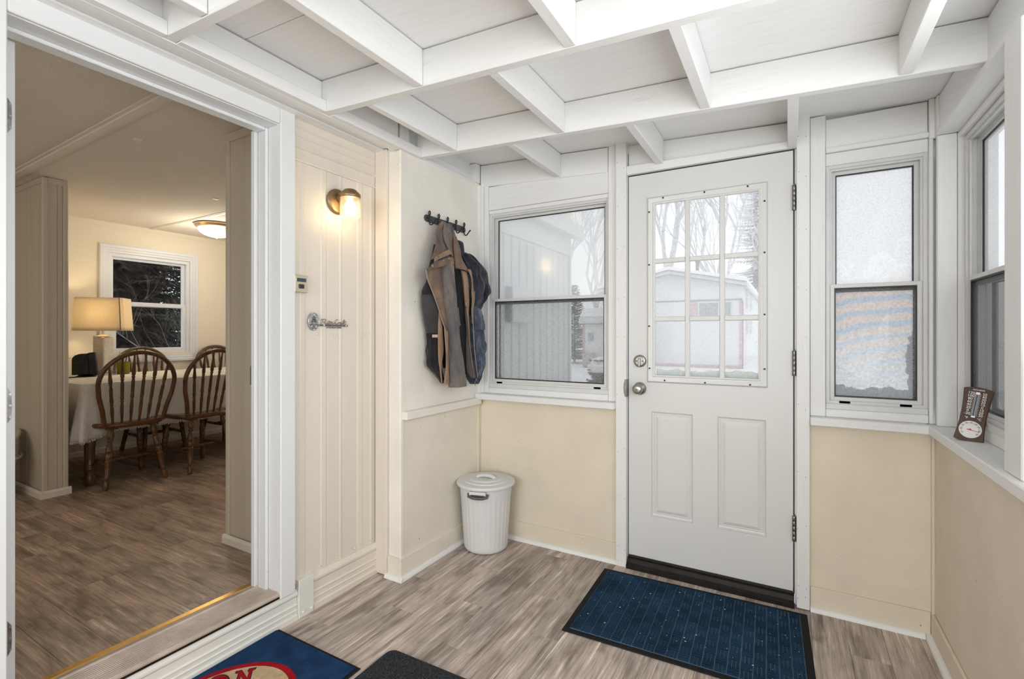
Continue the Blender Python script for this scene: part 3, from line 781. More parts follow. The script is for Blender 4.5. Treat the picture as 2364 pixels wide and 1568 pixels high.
for z in (1.860, 1.105, 0.352):
    h = MB()
    for k in range(5):
        h.lathe([(0.0076, 0.0002), (0.0082, 0.001), (0.0082, 0.022), (0.0076, 0.0228)], 12, (0.7655, -0.011, z - 0.0575 + k * 0.023))
    h.lathe([(0.004, 0.0), (0.004, 0.006)], 8, (0.7655, -0.011, z + 0.0575))
    h.build('hinge', M['hinge'], d1, smooth=True)
MB().prism([(-0.012, 0.905), (-0.018, 0.925), (-0.020, 0.951), (-0.018, 0.978), (-0.012, 0.998), (-0.003, 0.998), (-0.003, 0.905)], 'y', -0.0315, -0.006).build('strike_plate', M['hinge'], d1)
# weatherstrip gaps, jambs, threshold
MB().box(0.7615, 0.7675, 0.004, 0.03, 0.05, 2.085).box(-0.005, -0.0008, 0.006, 0.03, 0.05, 2.085).box(-0.005, 0.767, 0.006, 0.03, 2.0805, 2.086).build('weatherstrip', M['gasket'], d1)
MB().box(-0.03, -0.005, 0.004, 0.10, 0.0, 2.115).box(0.768, 0.795, 0.004, 0.10, 0.0, 2.115).box(-0.005, 0.768, 0.006, 0.10, 2.087, 2.115).build('door_jamb', M['white_z'], d1)
MB().box(-0.063, -0.006, -0.030, 0.008, 0.0, 2.28).build('casing', M['white_z'], d1, bevel=0.002)
MB().box(0.775, 0.826, -0.030, 0.008, 0.004, 2.222).build('casing', M['white_z'], d1, bevel=0.002)
MB().prism([(-0.006, 2.086), (0.775, 2.086), (0.775, 2.118), (-0.006, 2.132)], 'y', -0.022, 0.006).build('head_casing', M['white_x'], d1, bevel=0.002)
MB().prism([(-0.040, 0.0), (-0.040, 0.018), (-0.022, 0.026), (-0.012, 0.044), (0.0, 0.050), (0.06, 0.050), (0.06, 0.0)], 'x', -0.004, 0.766).build('threshold', M['bronze'], d1)
MB().box(0.001, 0.760, -0.004, 0.0, 0.051, 0.062).build('door_sweep', M['gasket'], d1)
nl = MB()
for z in [0.05, 0.10, 0.35, 0.62, 0.9, 1.2, 1.45, 1.7, 1.95, 2.15]:
    for x in (-0.052, -0.016, 0.782, 0.812):
        nl.lathe([(0.0018, -0.0312), (0.0018, -0.0290)], 6, (x + R.uniform(-.003, .003), 0, z + R.uniform(-.03, .03)), 'y')
o = nl.build('nail_heads', M['hinge'], d1); o['kind'] = 'stuff'

# ------------------------------------------------------------------ house doorway with its open door
d2 = struct(empty('door_2', (0, 0, 0)))
MB().box(-1.122, -1.096, -1.288, -1.218, 0.128, 2.186).build('casing', M['casing'], d2, bevel=0.003)
MB().box(-1.122, -1.096, -2.175, -2.104, 0.128, 2.186).build('casing', M['casing'], d2, bevel=0.003)
MB().box(-1.122, -1.0965, -2.1035, -1.2885, 2.118, 2.186).build('head_casing', M['casing'], d2, bevel=0.003)
MB().box(-1.255, -1.112, -1.287, -1.262, 0.135, 2.134).build('jamb', M['casing'], d2, bevel=0.001)
MB().box(-1.255, -1.112, -2.12, -2.105, 0.135, 2.134).build('jamb', M['casing'], d2, bevel=0.001)
MB().box(-1.255, -1.112, -2.105, -1.287, 2.116, 2.1345).build('head_jamb', M['casing'], d2, bevel=0.001)
MB().box(-1.232, -1.178, -1.301, -1.2875, 0.145, 2.1155).build('door_stop', M['casing'], d2, bevel=0.003)
MB().box(-1.232, -1.178, -2.105, -1.302, 2.102, 2.1155).build('door_stop', M['casing'], d2, bevel=0.003)
MB().box(-1.262, -1.236, -1.314, -1.2885, 0.152, 2.110).build('inner_jamb', M['casing'], d2, bevel=0.002)
MB().box(-1.2665, -1.2622, -1.3145, -1.297, 1.02, 1.10).build('strike_plate', M['hinge'], d2)
nl = MB()
for z in (0.23, 0.5, 0.86, 1.17, 1.47, 1.75, 2.05):
    nl.lathe([(0.003, -1.178), (0.003, -1.1768), (0.001, -1.1765)], 8, (0, -1.2945, z), 'x')
for y in (-1.95, -1.72, -1.52, -1.38):
    nl.lathe([(0.003, -1.178), (0.003, -1.1768), (0.001, -1.1765)], 8, (0, y, 2.109), 'x')
o = nl.build('stop_nails', M['alu'], d2); o['kind'] = 'stuff'
# threshold: gold carpet strip, ribbed aluminium sill, dark nosing
MB().prism([(-1.292, 0.1505), (-1.286, 0.157), (-1.262, 0.157), (-1.256, 0.152)], 'y', -2.10, -1.30).build('gold_strip', M['brass'], d2)
sl = [(-1.256, 0.140), (-1.256, 0.156), (-1.232, 0.160), (-1.228, 0.154)]
x = -1.226
while x < -1.112:
    sl += [(x, 0.1500), (x + 0.002, 0.1545), (x + 0.006, 0.1545), (x + 0.008, 0.1500)]; x += 0.011
sl += [(-1.106, 0.151), (-1.102, 0.146), (-1.102, 0.140)]
MB().prism(sl, 'y', -2.095, -1.276).build('sill', M['sill_alu'], d2)
MB().box(-1.14, -1.1045, -2.095, -1.276, 0.1285, 0.1395).build('sill_nosing', M['bronze'], d2, bevel=0.002)
# open door, swung into the house: only its hinge edge shows
leaf = MB().box(-2.02, -1.262, -2.104, -2.0455, 0.17, 2.112).build('door_leaf', M['casing'], d2, bevel=0.002)
for z in (1.885, 1.025, 0.335):
    MB().prism([(-2.100, z - 0.052), (-2.063, z - 0.052), (-2.0545, z - 0.036), (-2.0535, z), (-2.0545, z + 0.036), (-2.063, z + 0.052), (-2.100, z + 0.052)], 'x', -1.2619, -1.2595).build('hinge_leaf', M['hinge'], leaf)
    hs = MB()
    for dz in (-0.034, 0.0, 0.034):
        hs.lathe([(0.0035, 0), (0.0035, 0.0015)], 8, (-1.2596, -2.0572, z + dz), 'x')
    hs.build('screw', M['nickel'], leaf)

# ------------------------------------------------------------------ house interior shell
ZF, ZC = 0.15, 2.285
ceil2 = struct(MB().box(-4.85, -1.25, -4.3, 1.85, ZC, ZC + 0.06).build('ceiling', M['house_ceiling']))
def cove(b, x0, x1, y, w, h):
    return b.prism([(y - w / 2, ZC), (y - w / 2, ZC - h * 0.55), (y - w * 0.28, ZC - h * 0.55), (y - w * 0.22, ZC - h), (y + w * 0.22, ZC - h), (y + w * 0.28, ZC - h * 0.55), (y + w / 2, ZC - h * 0.55), (y + w / 2, ZC)], 'x', x0, x1)
b = cove(MB(), 0, 3.55, 0, 0.072, 0.012).build('ceiling_batten', M['batten'], ceil2)
b.location = (-4.78, -1.395, 0); b.rotation_euler = (0, 0, -0.026)
cove(MB(), -4.75, -1.3, -0.17, 0.045, 0.008).build('ceiling_batten', M['batten'], ceil2)
for x, y in ((-2.9, -0.92), (-2.35, -0.75), (-3.4, -1.0), (-3.1, -0.45), (-2.3, -1.3)):
    MB().lathe([(0.022, 0), (0.020, -0.004), (0.008, -0.006)], 14, (x, y, ZC)).build('ceiling_button', M['batten'], ceil2, smooth=True)

def grooved(b, axis, c, a0, a1, z0, z1, step, gw, gd, back, off=0.0):
    """panel with vertical grooves: 'x' = lies along x facing -y at y=c; 'y' = along y facing +x at x=c"""
    pts = [(a0, 0)]
    t = a0 + off if off else a0 + step
    k = 0
    while t < a1 - 0.012:
        w = step if k % 3 else step * 0.55
        pts += [(t - gw / 2, 0), (t - gw / 4, gd), (t + gw / 4, gd), (t + gw / 2, 0)]
        t += w; k += 1
    pts.append((a1, 0))
    for (u0, d0), (u1, d1) in zip(pts, pts[1:]):
        if axis == 'x':
            q = [(u0, c + d0), (u1, c + d1), (u1, c + back), (u0, c + back)]
        else:
            q = [(c - d0, u0), (c - d1, u1), (c - back, u1), (c - back, u0)]
        b.prism(q, 'z', z0, z1)
    return b
# stub wall just inside the door, on the right
ws = struct(MB().box(-1.80, -1.25, -1.094, -1.01, ZF, ZC).build('wall_front', M['panel']))
grooved(MB(), 'x', -1.10, -1.80, -1.255, ZF, ZC - 0.045, 0.14, 0.006, 0.004, 0.0055).build('panel_sheet', M['panel'], ws)
MB().box(-1.80, -1.255, -1.110, -1.0945, ZC - 0.046, ZC - 0.001).build('crown_strip', M['panel'], ws, bevel=0.002)
MB().box(-1.812, -1.782, -1.111, -1.0, ZF, ZC - 0.002).build('corner_moulding', M['panel'], ws, bevel=0.005)
MB().prism([(-1.111, ZF), (-1.1225, ZF), (-1.1225, ZF + 0.034), (-1.117, ZF + 0.044), (-1.111, ZF + 0.046)], 'x', -1.822, -1.255).build('base_strip', M['batten'], ws)
MB().prism([(-1.822, ZF), (-1.8125, ZF), (-1.8125, ZF + 0.046), (-1.818, ZF + 0.044), (-1.822, ZF + 0.034)], 'y', -1.1108, -1.0).build('base_strip', M['batten'], ws)
# partition on the left, end towards the door
wp = struct(MB().box(-4.75, -3.545, -1.312, -1.20, ZF, ZC).build('wall_left', M['panel']))
grooved(MB(), 'x', -1.320, -4.75, -3.54, ZF, ZC - 0.04, 0.15, 0.006, 0.004, 0.0075).build('panel_sheet', M['panel'], wp)
grooved(MB(), 'y', -3.537, -1.30, -1.205, ZF, ZC - 0.04, 0.05, 0.005, 0.004, 0.0075).build('panel_sheet', M['panel'], wp)
MB().box(-4.75, -3.536, -1.3265, -1.3125, ZC - 0.041, ZC - 0.002).box(-3.5445, -3.530, -1.3, -1.2, ZC - 0.041, ZC - 0.002).build('crown_strip', M['panel'], wp, bevel=0.002)
MB().box(-3.558, -3.528, -1.3285, -1.298, ZF, ZC - 0.003).build('corner_moulding', M['panel'], wp, bevel=0.006)
MB().box(-3.560, -3.528, -1.2205, -1.192, ZF, ZC - 0.003).build('corner_moulding', M['panel'], wp, bevel=0.006)
bp = [(0.0, ZF), (0.012, ZF), (0.012, ZF + 0.036), (0.006, ZF + 0.047), (0.0, ZF + 0.05)]
MB().prism([(-1.3287 - d, z) for d, z in bp], 'x', -4.75, -3.516).build('base_strip', M['batten'], wp)
MB().prism([(-3.528 + d, z) for d, z in bp], 'y', -1.3286, -1.18).build('base_strip', M['batten'], wp)
# window wall, far side wall and the rest of the shell
wx = -4.75
wwl = struct(MB().box(wx - 0.12, wx, -4.3, -0.525, ZF, ZC).box(wx - 0.12, wx, 0.205, 1.85, ZF, ZC).box(wx - 0.12, wx, -0.525, 0.205, ZF, 1.0).box(wx - 0.12, wx, -0.525, 0.205, 2.02, ZC).build('wall_back', M['house_wall']))
MB().box(wx, wx + 0.008, -1.2, 1.84, 1.030, 1.062).build('chair_rail', M['house_wall'], wwl, bevel=0.002)
grooved(MB(), 'y', wx + 0.006, -1.19, -0.60, ZF + 0.03, 1.029, 0.12, 0.005, 0.004, 0.0055).build('panel_sheet', M['house_wall'], wwl)
crown = MB().box(wx, wx + 0.008, -1.19, 1.84, ZC - 0.04, ZC - 0.0005).build('crown_strip', M['house_wall'], wwl)
MB().prism([(wx + d, z) for d, z in bp], 'y', -1.19, 1.84).build('base_strip', M['batten'], wwl)
struct(MB().box(-4.87, -1.136, 1.801, 1.90, ZF - 0.3, ZC + 0.25).build('wall_right', M['house_wall']))
struct(MB().box(-4.87, -1.136, -4.4, -4.3, ZF - 0.3, ZC + 0.25).build('wall_front', M['house_wall']))
# dining window
w4 = struct(empty('window_4', (0, 0, 0)))
D_xf = lambda u, w, z: (wx - w, u, z)
TP = [(0.0, 0.0), (0.0, -0.014), (0.008, -0.020), (0.030, -0.020), (0.034, -0.015), (0.052, -0.015), (0.058, -0.010), (0.075, -0.010), (0.080, -0.004), (0.080, 0.02)]
MB(D_xf).ring(-0.590, 0.270, 0.962, 2.082, TP).build('window_casing', M['win_trim'], w4)
MB(D_xf).frame(-0.515, 0.195, 1.037, 2.007, 0.034, 0.006, 0.10).build('window_frame', M['win_trim'], w4, bevel=0.002)
s = MB(D_xf).frame(-0.483, 0.163, 1.512, 1.975, 0.024, 0.050, 0.075).build('sash', M['win_trim'], w4, bevel=0.002)
pane(MB(D_xf).box(-0.460, 0.140, 0.061, 0.065, 1.535, 1.952), M['pane_house'], s, (1, 0, 0))
s = MB(D_xf).frame(-0.483, 0.163, 1.070, 1.550, 0.036, 0.018, 0.045).build('sash', M['win_trim'], w4, bevel=0.002)
pane(MB(D_xf).box(-0.450, 0.130, 0.030, 0.034, 1.105, 1.515), M['pane_house'], s, (1, 0, 0))
for u in (-0.40, 0.04):
    MB(D_xf).box(u, u + 0.07, 0.044, 0.052, 1.977, 1.986).build('sash_stop', M['win_trim'], w4)

# ------------------------------------------------------------------ outside of the house seen through the porch window
we = struct(MB().box(-1.134, -1.122, 0.02, 1.80, -0.35, 2.30).build('wall_outside', M['siding_out']))
ribs = [(0.30 + k * 0.125, 0.30 + k * 0.125 + 0.018) for k in range(12)]
sheet_prism(MB(), rib_profile(0.101, 1.800, ribs, -1.117, 0.008), -1.1215, -0.35, 2.0).build('siding_sheet', M['siding_out'], we)
MB().box(-1.1215, -1.105, 0.101, 1.80, 2.001, 2.30).build('frieze_siding', M['siding_out'], we, bevel=0.002)
MB().box(-1.14, -1.100, 1.79, 1.83, -0.35, 2.30).build('corner_trim', M['siding_out'], we, bevel=0.003)
MB().box(-1.104, -1.02, 0.36, 1.95, 2.175, 2.30).build('soffit', M['siding_out'], we, bevel=0.003)
struct(MB().box(-5.1, -1.0, -4.6, 2.0, 2.56, 2.68).build('roof', M['snow']))
# ------------------------------------------------------------------ THINGS on the porch
# --- wall lamp
M['jar'] = None
def jar_mat():
    m, nt, b, out = nodes('ribbed_clear_glass'); nt.nodes.remove(b)
    tr = N(nt, 'ShaderNodeBsdfTransparent'); tr.inputs[0].default_value = (1.0, 0.97, 0.90, 1)
    gl = N(nt, 'ShaderNodeBsdfGlossy'); gl.inputs['Roughness'].default_value = 0.08; gl.inputs[0].default_value = (1, 0.95, 0.85, 1)
    tl = N(nt, 'ShaderNodeBsdfTranslucent'); tl.inputs[0].default_value = (1, 0.95, 0.84, 1)
    lw = N(nt, 'ShaderNodeLayerWeight', Blend=0.35)
    m1 = N(nt, 'ShaderNodeMixShader'); m1.inputs[0].default_value = 0.22
    nt.links.new(tr.outputs[0], m1.inputs[1]); nt.links.new(tl.outputs[0], m1.inputs[2])
    m2 = N(nt, 'ShaderNodeMixShader'); nt.links.new(lw.outputs['Facing'], m2.inputs[0])
    ml = N(nt, 'ShaderNodeMath', operation='MULTIPLY'); ml.inputs[1].default_value = 0.35
    nt.links.new(lw.outputs['Facing'], ml.inputs[0]); nt.links.new(ml.outputs[0], m2.inputs[0])
    nt.links.new(m1.outputs[0], m2.inputs[1]); nt.links.new(gl.outputs[0], m2.inputs[2])
    nt.links.new(m2.outputs[0], out.inputs['Surface'])
    return m
M['jar'] = jar_mat()
M['bulb'] = emit('lit_bulb', (1.0, 0.82, 0.52), 12.0)
WARM = (1.0, 0.72, 0.36)
lx, ly = -1.030, -0.978
wlamp = thing('wall_lamp', 'brass jelly jar wall lamp with ribbed clear glass, lit, on the cream siding', 'lamp', (-1.118, ly, 1.866))
T = Matrix.Translation((1.118, -ly, -1.866))
def L(b): return b.move(T)
bp_ = MB().lathe([(0.060, -1.1175), (0.060, -1.112), (0.054, -1.105), (0.046, -1.103), (0.0, -1.102)], 36, (0, ly, 1.866), 'x')
L(bp_).build('back_plate', M['lamp_brass'], wlamp, smooth=True)
L(MB().tube([(-1.104, ly, 1.878), (-1.08, ly, 1.882), (-1.05, ly, 1.886)], [0.020, 0.020, 0.024], 14).box(-1.10, -1.05, ly - 0.017, ly + 0.017, 1.868, 1.902)).build('arm', M['lamp_brass'], wlamp, bevel=0.003)
L(MB().lathe([(0.0, 1.912), (0.024, 1.911), (0.030, 1.907), (0.032, 1.901), (0.037, 1.900), (0.039, 1.893), (0.0445, 1.892), (0.047, 1.888), (0.0475, 1.874), (0.045, 1.871)], 40, (lx, ly, 0))).build('cap', M['lamp_brass'], wlamp, smooth=True)
jp = []
z = 1.872
while z > 1.790:
    jp += [(0.0425, z), (0.0462, z - 0.0026), (0.0425, z - 0.0052)]; z -= 0.0062
jp += [(0.041, 1.785), (0.037, 1.777), (0.031, 1.770), (0.024, 1.767), (0.012, 1.765), (0.0, 1.765)]
L(MB().lathe(jp, 40, (lx, ly, 0), cap=False)).build('glass_shade', M['jar'], wlamp, smooth=True)
L(MB().lathe([(0.012, 1.872), (0.012, 1.862), (0.0135, 1.858), (0.026, 1.838), (0.029, 1.822), (0.026, 1.806), (0.015, 1.797), (0.0, 1.795)], 20, (lx, ly, 0))).build('bulb', M['bulb'], wlamp, smooth=True)
point('wall_lamp_light', (lx, ly, 1.815), 5.0, WARM, 0.028)

# --- bell button plate
M['bell'] = mat('champagne_metal', (0.66, 0.60, 0.46), 0.32, 0.75, var=0.06, vscale=20)
M['dark_plastic'] = mat('dark_plastic', (0.03, 0.028, 0.028), 0.35, var=0.2)
M['label_blue'] = mat('dark_label', (0.05, 0.07, 0.085), 0.3, var=0.2, vscale=60)
bell = thing('doorbell', 'small champagne metal doorbell with black button and dark label window beside white door casing', 'doorbell', (-1.1175, -1.184, 1.458))
MB().box(0.0, 0.014, -0.0335, 0.0335, -0.038, 0.038).build('cover', M['bell'], bell, bevel=0.004, seg=2)
MB().frame(-0.025, 0.025, 0.006, 0.026, 0.0035, 0, 0).v
fr = MB(lambda u, w, z: (w, u, z)).frame(-0.026, 0.026, 0.005, 0.027, 0.003, 0.0135, 0.0165); fr.build('label_frame', M['bell'], bell)
MB().box(0.0135, 0.0152, -0.0228, 0.0228, 0.0082, 0.0238).build('label_window', M['label_blue'], bell)
MB().box(0.0135, 0.0185, -0.0135, 0.0135, -0.021, -0.002).build('button', M['dark_plastic'], bell, bevel=0.0025)

# --- oval badge and script nameplate
M['chrome'] = mat('worn_chrome', (0.50, 0.51, 0.52), 0.3, 0.9, var=0.25, vscale=90)
M['emblem_dark'] = mat('dark_enamel', (0.16, 0.14, 0.13), 0.45, 0.3, var=0.5, vscale=70)
badge = thing('badge', 'oval silver maker\'s badge riveted to the siding, left of the script nameplate', 'badge', (-1.119, -1.111, 1.295))
bd = MB().lathe([(1.0, -0.001), (1.0, 0.003), (0.95, 0.005), (0.90, 0.005), (0.86, 0.0035), (0.0, 0.0035)], 36, (0, 0, 0), 'x')
bd.v = [(x + 0.0015, y * 0.0305, z * 0.0405) for x, y, z in bd.v]
bd.build('plate', M['chrome'], badge, smooth=True)
em = MB()
x0, x1 = 0.0048, 0.0066
for bx in ((-0.0125, 0.0125, 0.016, 0.0185), (-0.008, 0.008, -0.004, 0.0155), (-0.012, 0.012, 0.0065, 0.0085), (-0.014, -0.0085, -0.006, 0.006), (0.0085, 0.014, -0.006, 0.006), (-0.003, 0.003, 0.0185, 0.026)):
    em.box(x0, x1, bx[0], bx[1], bx[2], bx[3])
em.prism([(-0.023, -0.014), (-0.004, -0.008), (-0.004, -0.012), (-0.02, -0.020)], 'x', x0, x1).prism([(0.023, -0.014), (0.02, -0.020), (0.004, -0.012), (0.004, -0.008)], 'x', x0, x1)
em.prism([(-0.012, -0.028), (0.012, -0.028), (0.008, -0.033), (-0.008, -0.033)], 'x', x0, x1)
em.lathe([(0.0065, x0), (0.0065, x1), (0.004, x1), (0.0035, x0)], 14, (0, 0, -0.0195), 'x')
em.build('emblem', M['emblem_dark'], badge)
em = MB()
for k in range(26):
    a = PI * 0.12 + k * (PI * 2 - PI * 0.24) / 25 + PI / 2
    em.box(x0 - 0.0005, x1 - 0.0005, 0.0268 * math.cos(a) - 0.0007, 0.0268 * math.cos(a) + 0.0007, 0.0358 * math.sin(a) - 0.0012, 0.0358 * math.sin(a) + 0.0012)
o = em.build('rim_marks', M['emblem_dark'], badge); o['kind'] = 'stuff'
for z in (0.0325, -0.0375):
    MB().lathe([(0.0035, 0.004), (0.0033, 0.008), (0.0015, 0.0095)], 10, (0, 0, z * 0.93), 'x').build('rivet', M['casing'], badge, smooth=True)

M['script'] = mat('silver_script', (0.30, 0.27, 0.24), 0.3, 0.85, var=0.15, vscale=60)
plate = thing('nameplate', 'small chrome script nameplate on a dark bar, riveted to the cream siding', 'nameplate', (-1.119, -0.997, 1.284))
MB().box(0.0, 0.005, -0.080, 0.080, -0.0095, -0.001).build('bar', M['emblem_dark'], plate, bevel=0.001)
for y in (-0.060, 0.068):
    MB().lathe([(0.0035, 0.005), (0.0033, 0.0075), (0.0015, 0.009)], 10, (0, y, -0.0052), 'x').build('rivet', M['casing'], plate, smooth=True)
# hand-drawn connected script (u right, v up; units of about 1 = x-height)
strokes = [
    [(-7.4, 2.0), (-6.8, 2.5), (-6.2, 2.2)], [(-6.5, 2.3), (-6.9, 1.0), (-7.2, -0.4)], [(-6.6, 2.2), (-5.4, 2.7), (-4.7, 2.0), (-5.2, 1.2), (-6.3, 0.9)], [(-5.9, 0.95), (-5.0, 0.1), (-4.4, -0.2), (-4.0, 0.3), (-3.7, 1.0), (-3.95, 0.1), (-3.6, -0.2), (-3.1, 0.3), (-2.7, 1.7), (-3.0, 0.3), (-2.7, -0.2), (-2.2, 0.2)],
    [(-3.3, 1.15), (-2.0, 1.25)], [(-3.62, 1.55), (-3.5, 1.75)], [(-2.2, 0.2), (-1.9, 0.95), (-1.2, 1.0), (-1.8, 0.1), (-1.2, 0.0), (-1.1, -0.5), (-1.6, -1.4), (-2.0, -1.1), (-1.2, -0.3), (-0.5, 0.3)],
    [(-0.4, 0.45), (0.1, 0.45)], [(2.0, 2.1), (1.5, 2.6), (0.7, 2.0), (0.3, 0.7), (0.9, -0.2), (1.8, 0.1), (2.3, 0.9), (2.1, -0.1), (2.3, 0.6), (2.8, 1.0), (3.1, 0.85)],
    [(3.8, 0.9), (3.2, 0.9), (2.95, 0.3), (3.3, -0.15), (3.8, 0.5), (3.75, 0.0), (4.1, -0.15), (4.6, 0.4), (5.2, 2.1), (5.7, 2.5), (5.4, 1.6), (4.6, -0.4), (4.3, -1.4), (4.0, -1.0), (5.0, 0.1), (5.7, 0.7), (6.1, 2.0), (5.85, 0.5), (6.1, -0.1), (6.7, 0.2)], [(5.4, 1.2), (6.9, 1.35)]]
sb = MB()
for st in strokes:
    pts = []
    for i in range(len(st) - 1):
        p0 = st[max(i - 1, 0)]; p1 = st[i]; p2 = st[i + 1]; p3 = st[min(i + 2, len(st) - 1)]
        for k in range(4):
            t = k / 4
            f = lambda a, b, c, d: 0.5 * (2 * b + (c - a) * t + (2 * a - 5 * b + 4 * c - d) * t * t + (3 * b - a - 3 * c + d) * t ** 3)
            pts.append((f(p0[0], p1[0], p2[0], p3[0]), f(p0[1], p1[1], p2[1], p3[1])))
    pts.append(st[-1])
    sb.tube([(0.006, p[0] * 0.0103, 0.0028 + p[1] * 0.0078) for p in pts], 0.00145, 6)
sb.build('script_lettering', M['script'], plate, smooth=True)
vs, fs = text_geo('A MODULAR HOME', 0.0098, 0, 0.0008)
MB().add([(0.002 + z, x, y - 0.0155) for x, y, z in vs], fs).build('small_lettering', M['emblem_dark'], plate)

# --- coat rack with five double hooks
M['iron'] = mat('black_iron', (0.022, 0.022, 0.024), 0.45, 0.3, var=0.2, vscale=40)
M['iron_grey'] = mat('charcoal_rail', (0.055, 0.058, 0.065), 0.5, 0.2, var=0.1)
rack = thing('coat_rack', 'black iron coat rack with five wire hooks on the pale board wall', 'coat rack', (-0.956, -0.354, 1.865))
pr = [(0.170 + 0.0185 * math.cos(-PI / 2 + i * PI / 8), 0.0185 * math.sin(-PI / 2 + i * PI / 8)) for i in range(9)] + [(-0.170 + 0.0185 * math.cos(PI / 2 + i * PI / 8), 0.0185 * math.sin(PI / 2 + i * PI / 8)) for i in range(9)]
MB().prism(pr, "x", 0.0005, 0.008).build("rail", M["iron_grey"], rack, bevel=0.001)
for y in (-0.172, 0.172):
    MB().lathe([(0.005, 0.008), (0.0045, 0.0105), (0.002, 0.0115)], 10, (0, y, 0), 'x').build('screw', M['iron'], rack, smooth=True)
hk = None
for i in range(5):
    y = -0.156 + i * 0.0805
    if hk is None:
        r = 0.0034
        loop = [(0.013, 0.0, 0.012), (0.013, -0.006, 0.024), (0.014, -0.0065, 0.034), (0.014, 0.0, 0.040), (0.014, 0.0065, 0.034), (0.013, 0.006, 0.024), (0.013, 0.0, 0.012),
                (0.012, 0.0, -0.006), (0.013, 0.0, -0.024), (0.020, 0.001, -0.036), (0.030, 0.002, -0.035), (0.042, 0.003, -0.022), (0.050, 0.004, -0.012), (0.056, 0.004, -0.009)]
        b = MB().tube(loop, [r] * 12 + [r * 1.1, r * 1.3], 8)
        hk = b.build('hook', M['iron'], rack, smooth=True)
        hk.location = (0, y, 0)
    else:
        o = hk.copy(); COL.objects.link(o); o.location = (0, y, 0)

# ------------------------------------------------------------------ jackets
def cloth(name, cols, bumpy=0.5, scale=5.0, speck=None, rough=0.9):
    m, nt, b, out = nodes(name)
    b.inputs['Roughness'].default_value = rough; b.inputs['Specular IOR Level'].default_value = 0.15
    b.inputs['Sheen Weight'].default_value = 0.15
    mp = coords(nt, (1, 1, 0.55))
    n1 = N(nt, 'ShaderNodeTexNoise', Scale=scale, Detail=6, Roughness=0.62, Distortion=0.5)
    nt.links.new(mp.outputs[0], n1.inputs['Vector'])
    k = len(cols)
    rp = ramp(nt, [(0.30 + 0.40 * i / (k - 1), c) for i, c in enumerate(cols)])
    nt.links.new(n1.outputs['Fac'], rp.inputs['Fac'])
    last = rp.outputs['Color']
    if speck:
        n3 = N(nt, 'ShaderNodeTexNoise', Scale=60, Detail=2); nt.links.new(mp.outputs[0], n3.inputs['Vector'])
        r3 = ramp(nt, [(0.24, speck), (0.33, (1, 1, 1))]); nt.links.new(n3.outputs['Fac'], r3.inputs['Fac'])
        mx = N(nt, 'ShaderNodeMix', data_type='RGBA', blend_type='MULTIPLY'); mx.inputs[0].default_value = 1.0
        nt.links.new(last, mx.inputs[6]); nt.links.new(r3.outputs['Color'], mx.inputs[7]); last = mx.outputs[2]
    nt.links.new(last, b.inputs['Base Color'])
    n2 = N(nt, 'ShaderNodeTexNoise', Scale=22, Detail=5, Distortion=0.8); nt.links.new(mp.outputs[0], n2.inputs['Vector'])
    n4 = N(nt, 'ShaderNodeTexNoise', Scale=380, Detail=1); nt.links.new(mp.outputs[0], n4.inputs['Vector'])
    ad = N(nt, 'ShaderNodeMath', operation='MULTIPLY_ADD'); ad.inputs[1].default_value = 0.10
    nt.links.new(n4.outputs['Fac'], ad.inputs[0]); nt.links.new(n2.outputs['Fac'], ad.inputs[2])
    bp = N(nt, 'ShaderNodeBump', Strength=bumpy, Distance=0.02)
    nt.links.new(ad.outputs[0], bp.inputs['Height']); nt.links.new(bp.outputs['Normal'], b.inputs['Normal'])
    return m

TAN = (0.34, 0.215, 0.135); GRY = (0.105, 0.098, 0.098); BRN = (0.155, 0.108, 0.082)
M['duck'] = cloth('worn_brown_canvas', [(0.070, 0.064, 0.064), BRN, (0.24, 0.155, 0.10), (0.40, 0.255, 0.16)], 0.8, 6.5, (0.35, 0.3, 0.28))
M['duck_grey'] = cloth('worn_grey_canvas', [(0.085, 0.083, 0.086), (0.13, 0.125, 0.125), (0.21, 0.170, 0.14), (0.32, 0.215, 0.145)], 0.7, 6, (0.25, 0.25, 0.25))
M['duck_tan'] = cloth('tan_canvas_facing', [(0.19, 0.125, 0.085), (0.29, 0.185, 0.12), (0.37, 0.235, 0.145)], 0.5, 9, (0.4, 0.35, 0.3))
M['lining'] = cloth('black_lining', [(0.010, 0.010, 0.011), (0.022, 0.021, 0.022)], 0.3, 8)
M['lining_grey'] = cloth('charcoal_lining', [(0.055, 0.052, 0.052), (0.115, 0.108, 0.106)], 0.3, 8)
M['navy'] = cloth('dark_navy_shell', [(0.008, 0.009, 0.014), (0.018, 0.020, 0.030), (0.055, 0.062, 0.085)], 1.0, 8, rough=0.55)
M['denim'] = cloth('faded_navy_shell', [(0.018, 0.022, 0.036), (0.055, 0.068, 0.105), (0.20, 0.235, 0.32)], 1.0, 12, rough=0.65)
M['black_cloth'] = cloth('black_cloth', [(0.010, 0.010, 0.011), (0.028, 0.026, 0.028)], 0.6, 9)
M['grey_cloth'] = cloth('charcoal_cloth', [(0.035, 0.033, 0.034), (0.070, 0.062, 0.064)], 0.4, 7)
M['piping'] = mat('pale_piping', (0.30, 0.25, 0.21), 0.8)
M['snap'] = mat('brass_snap', (0.34, 0.25, 0.17), 0.4, 0.8, var=0.2)

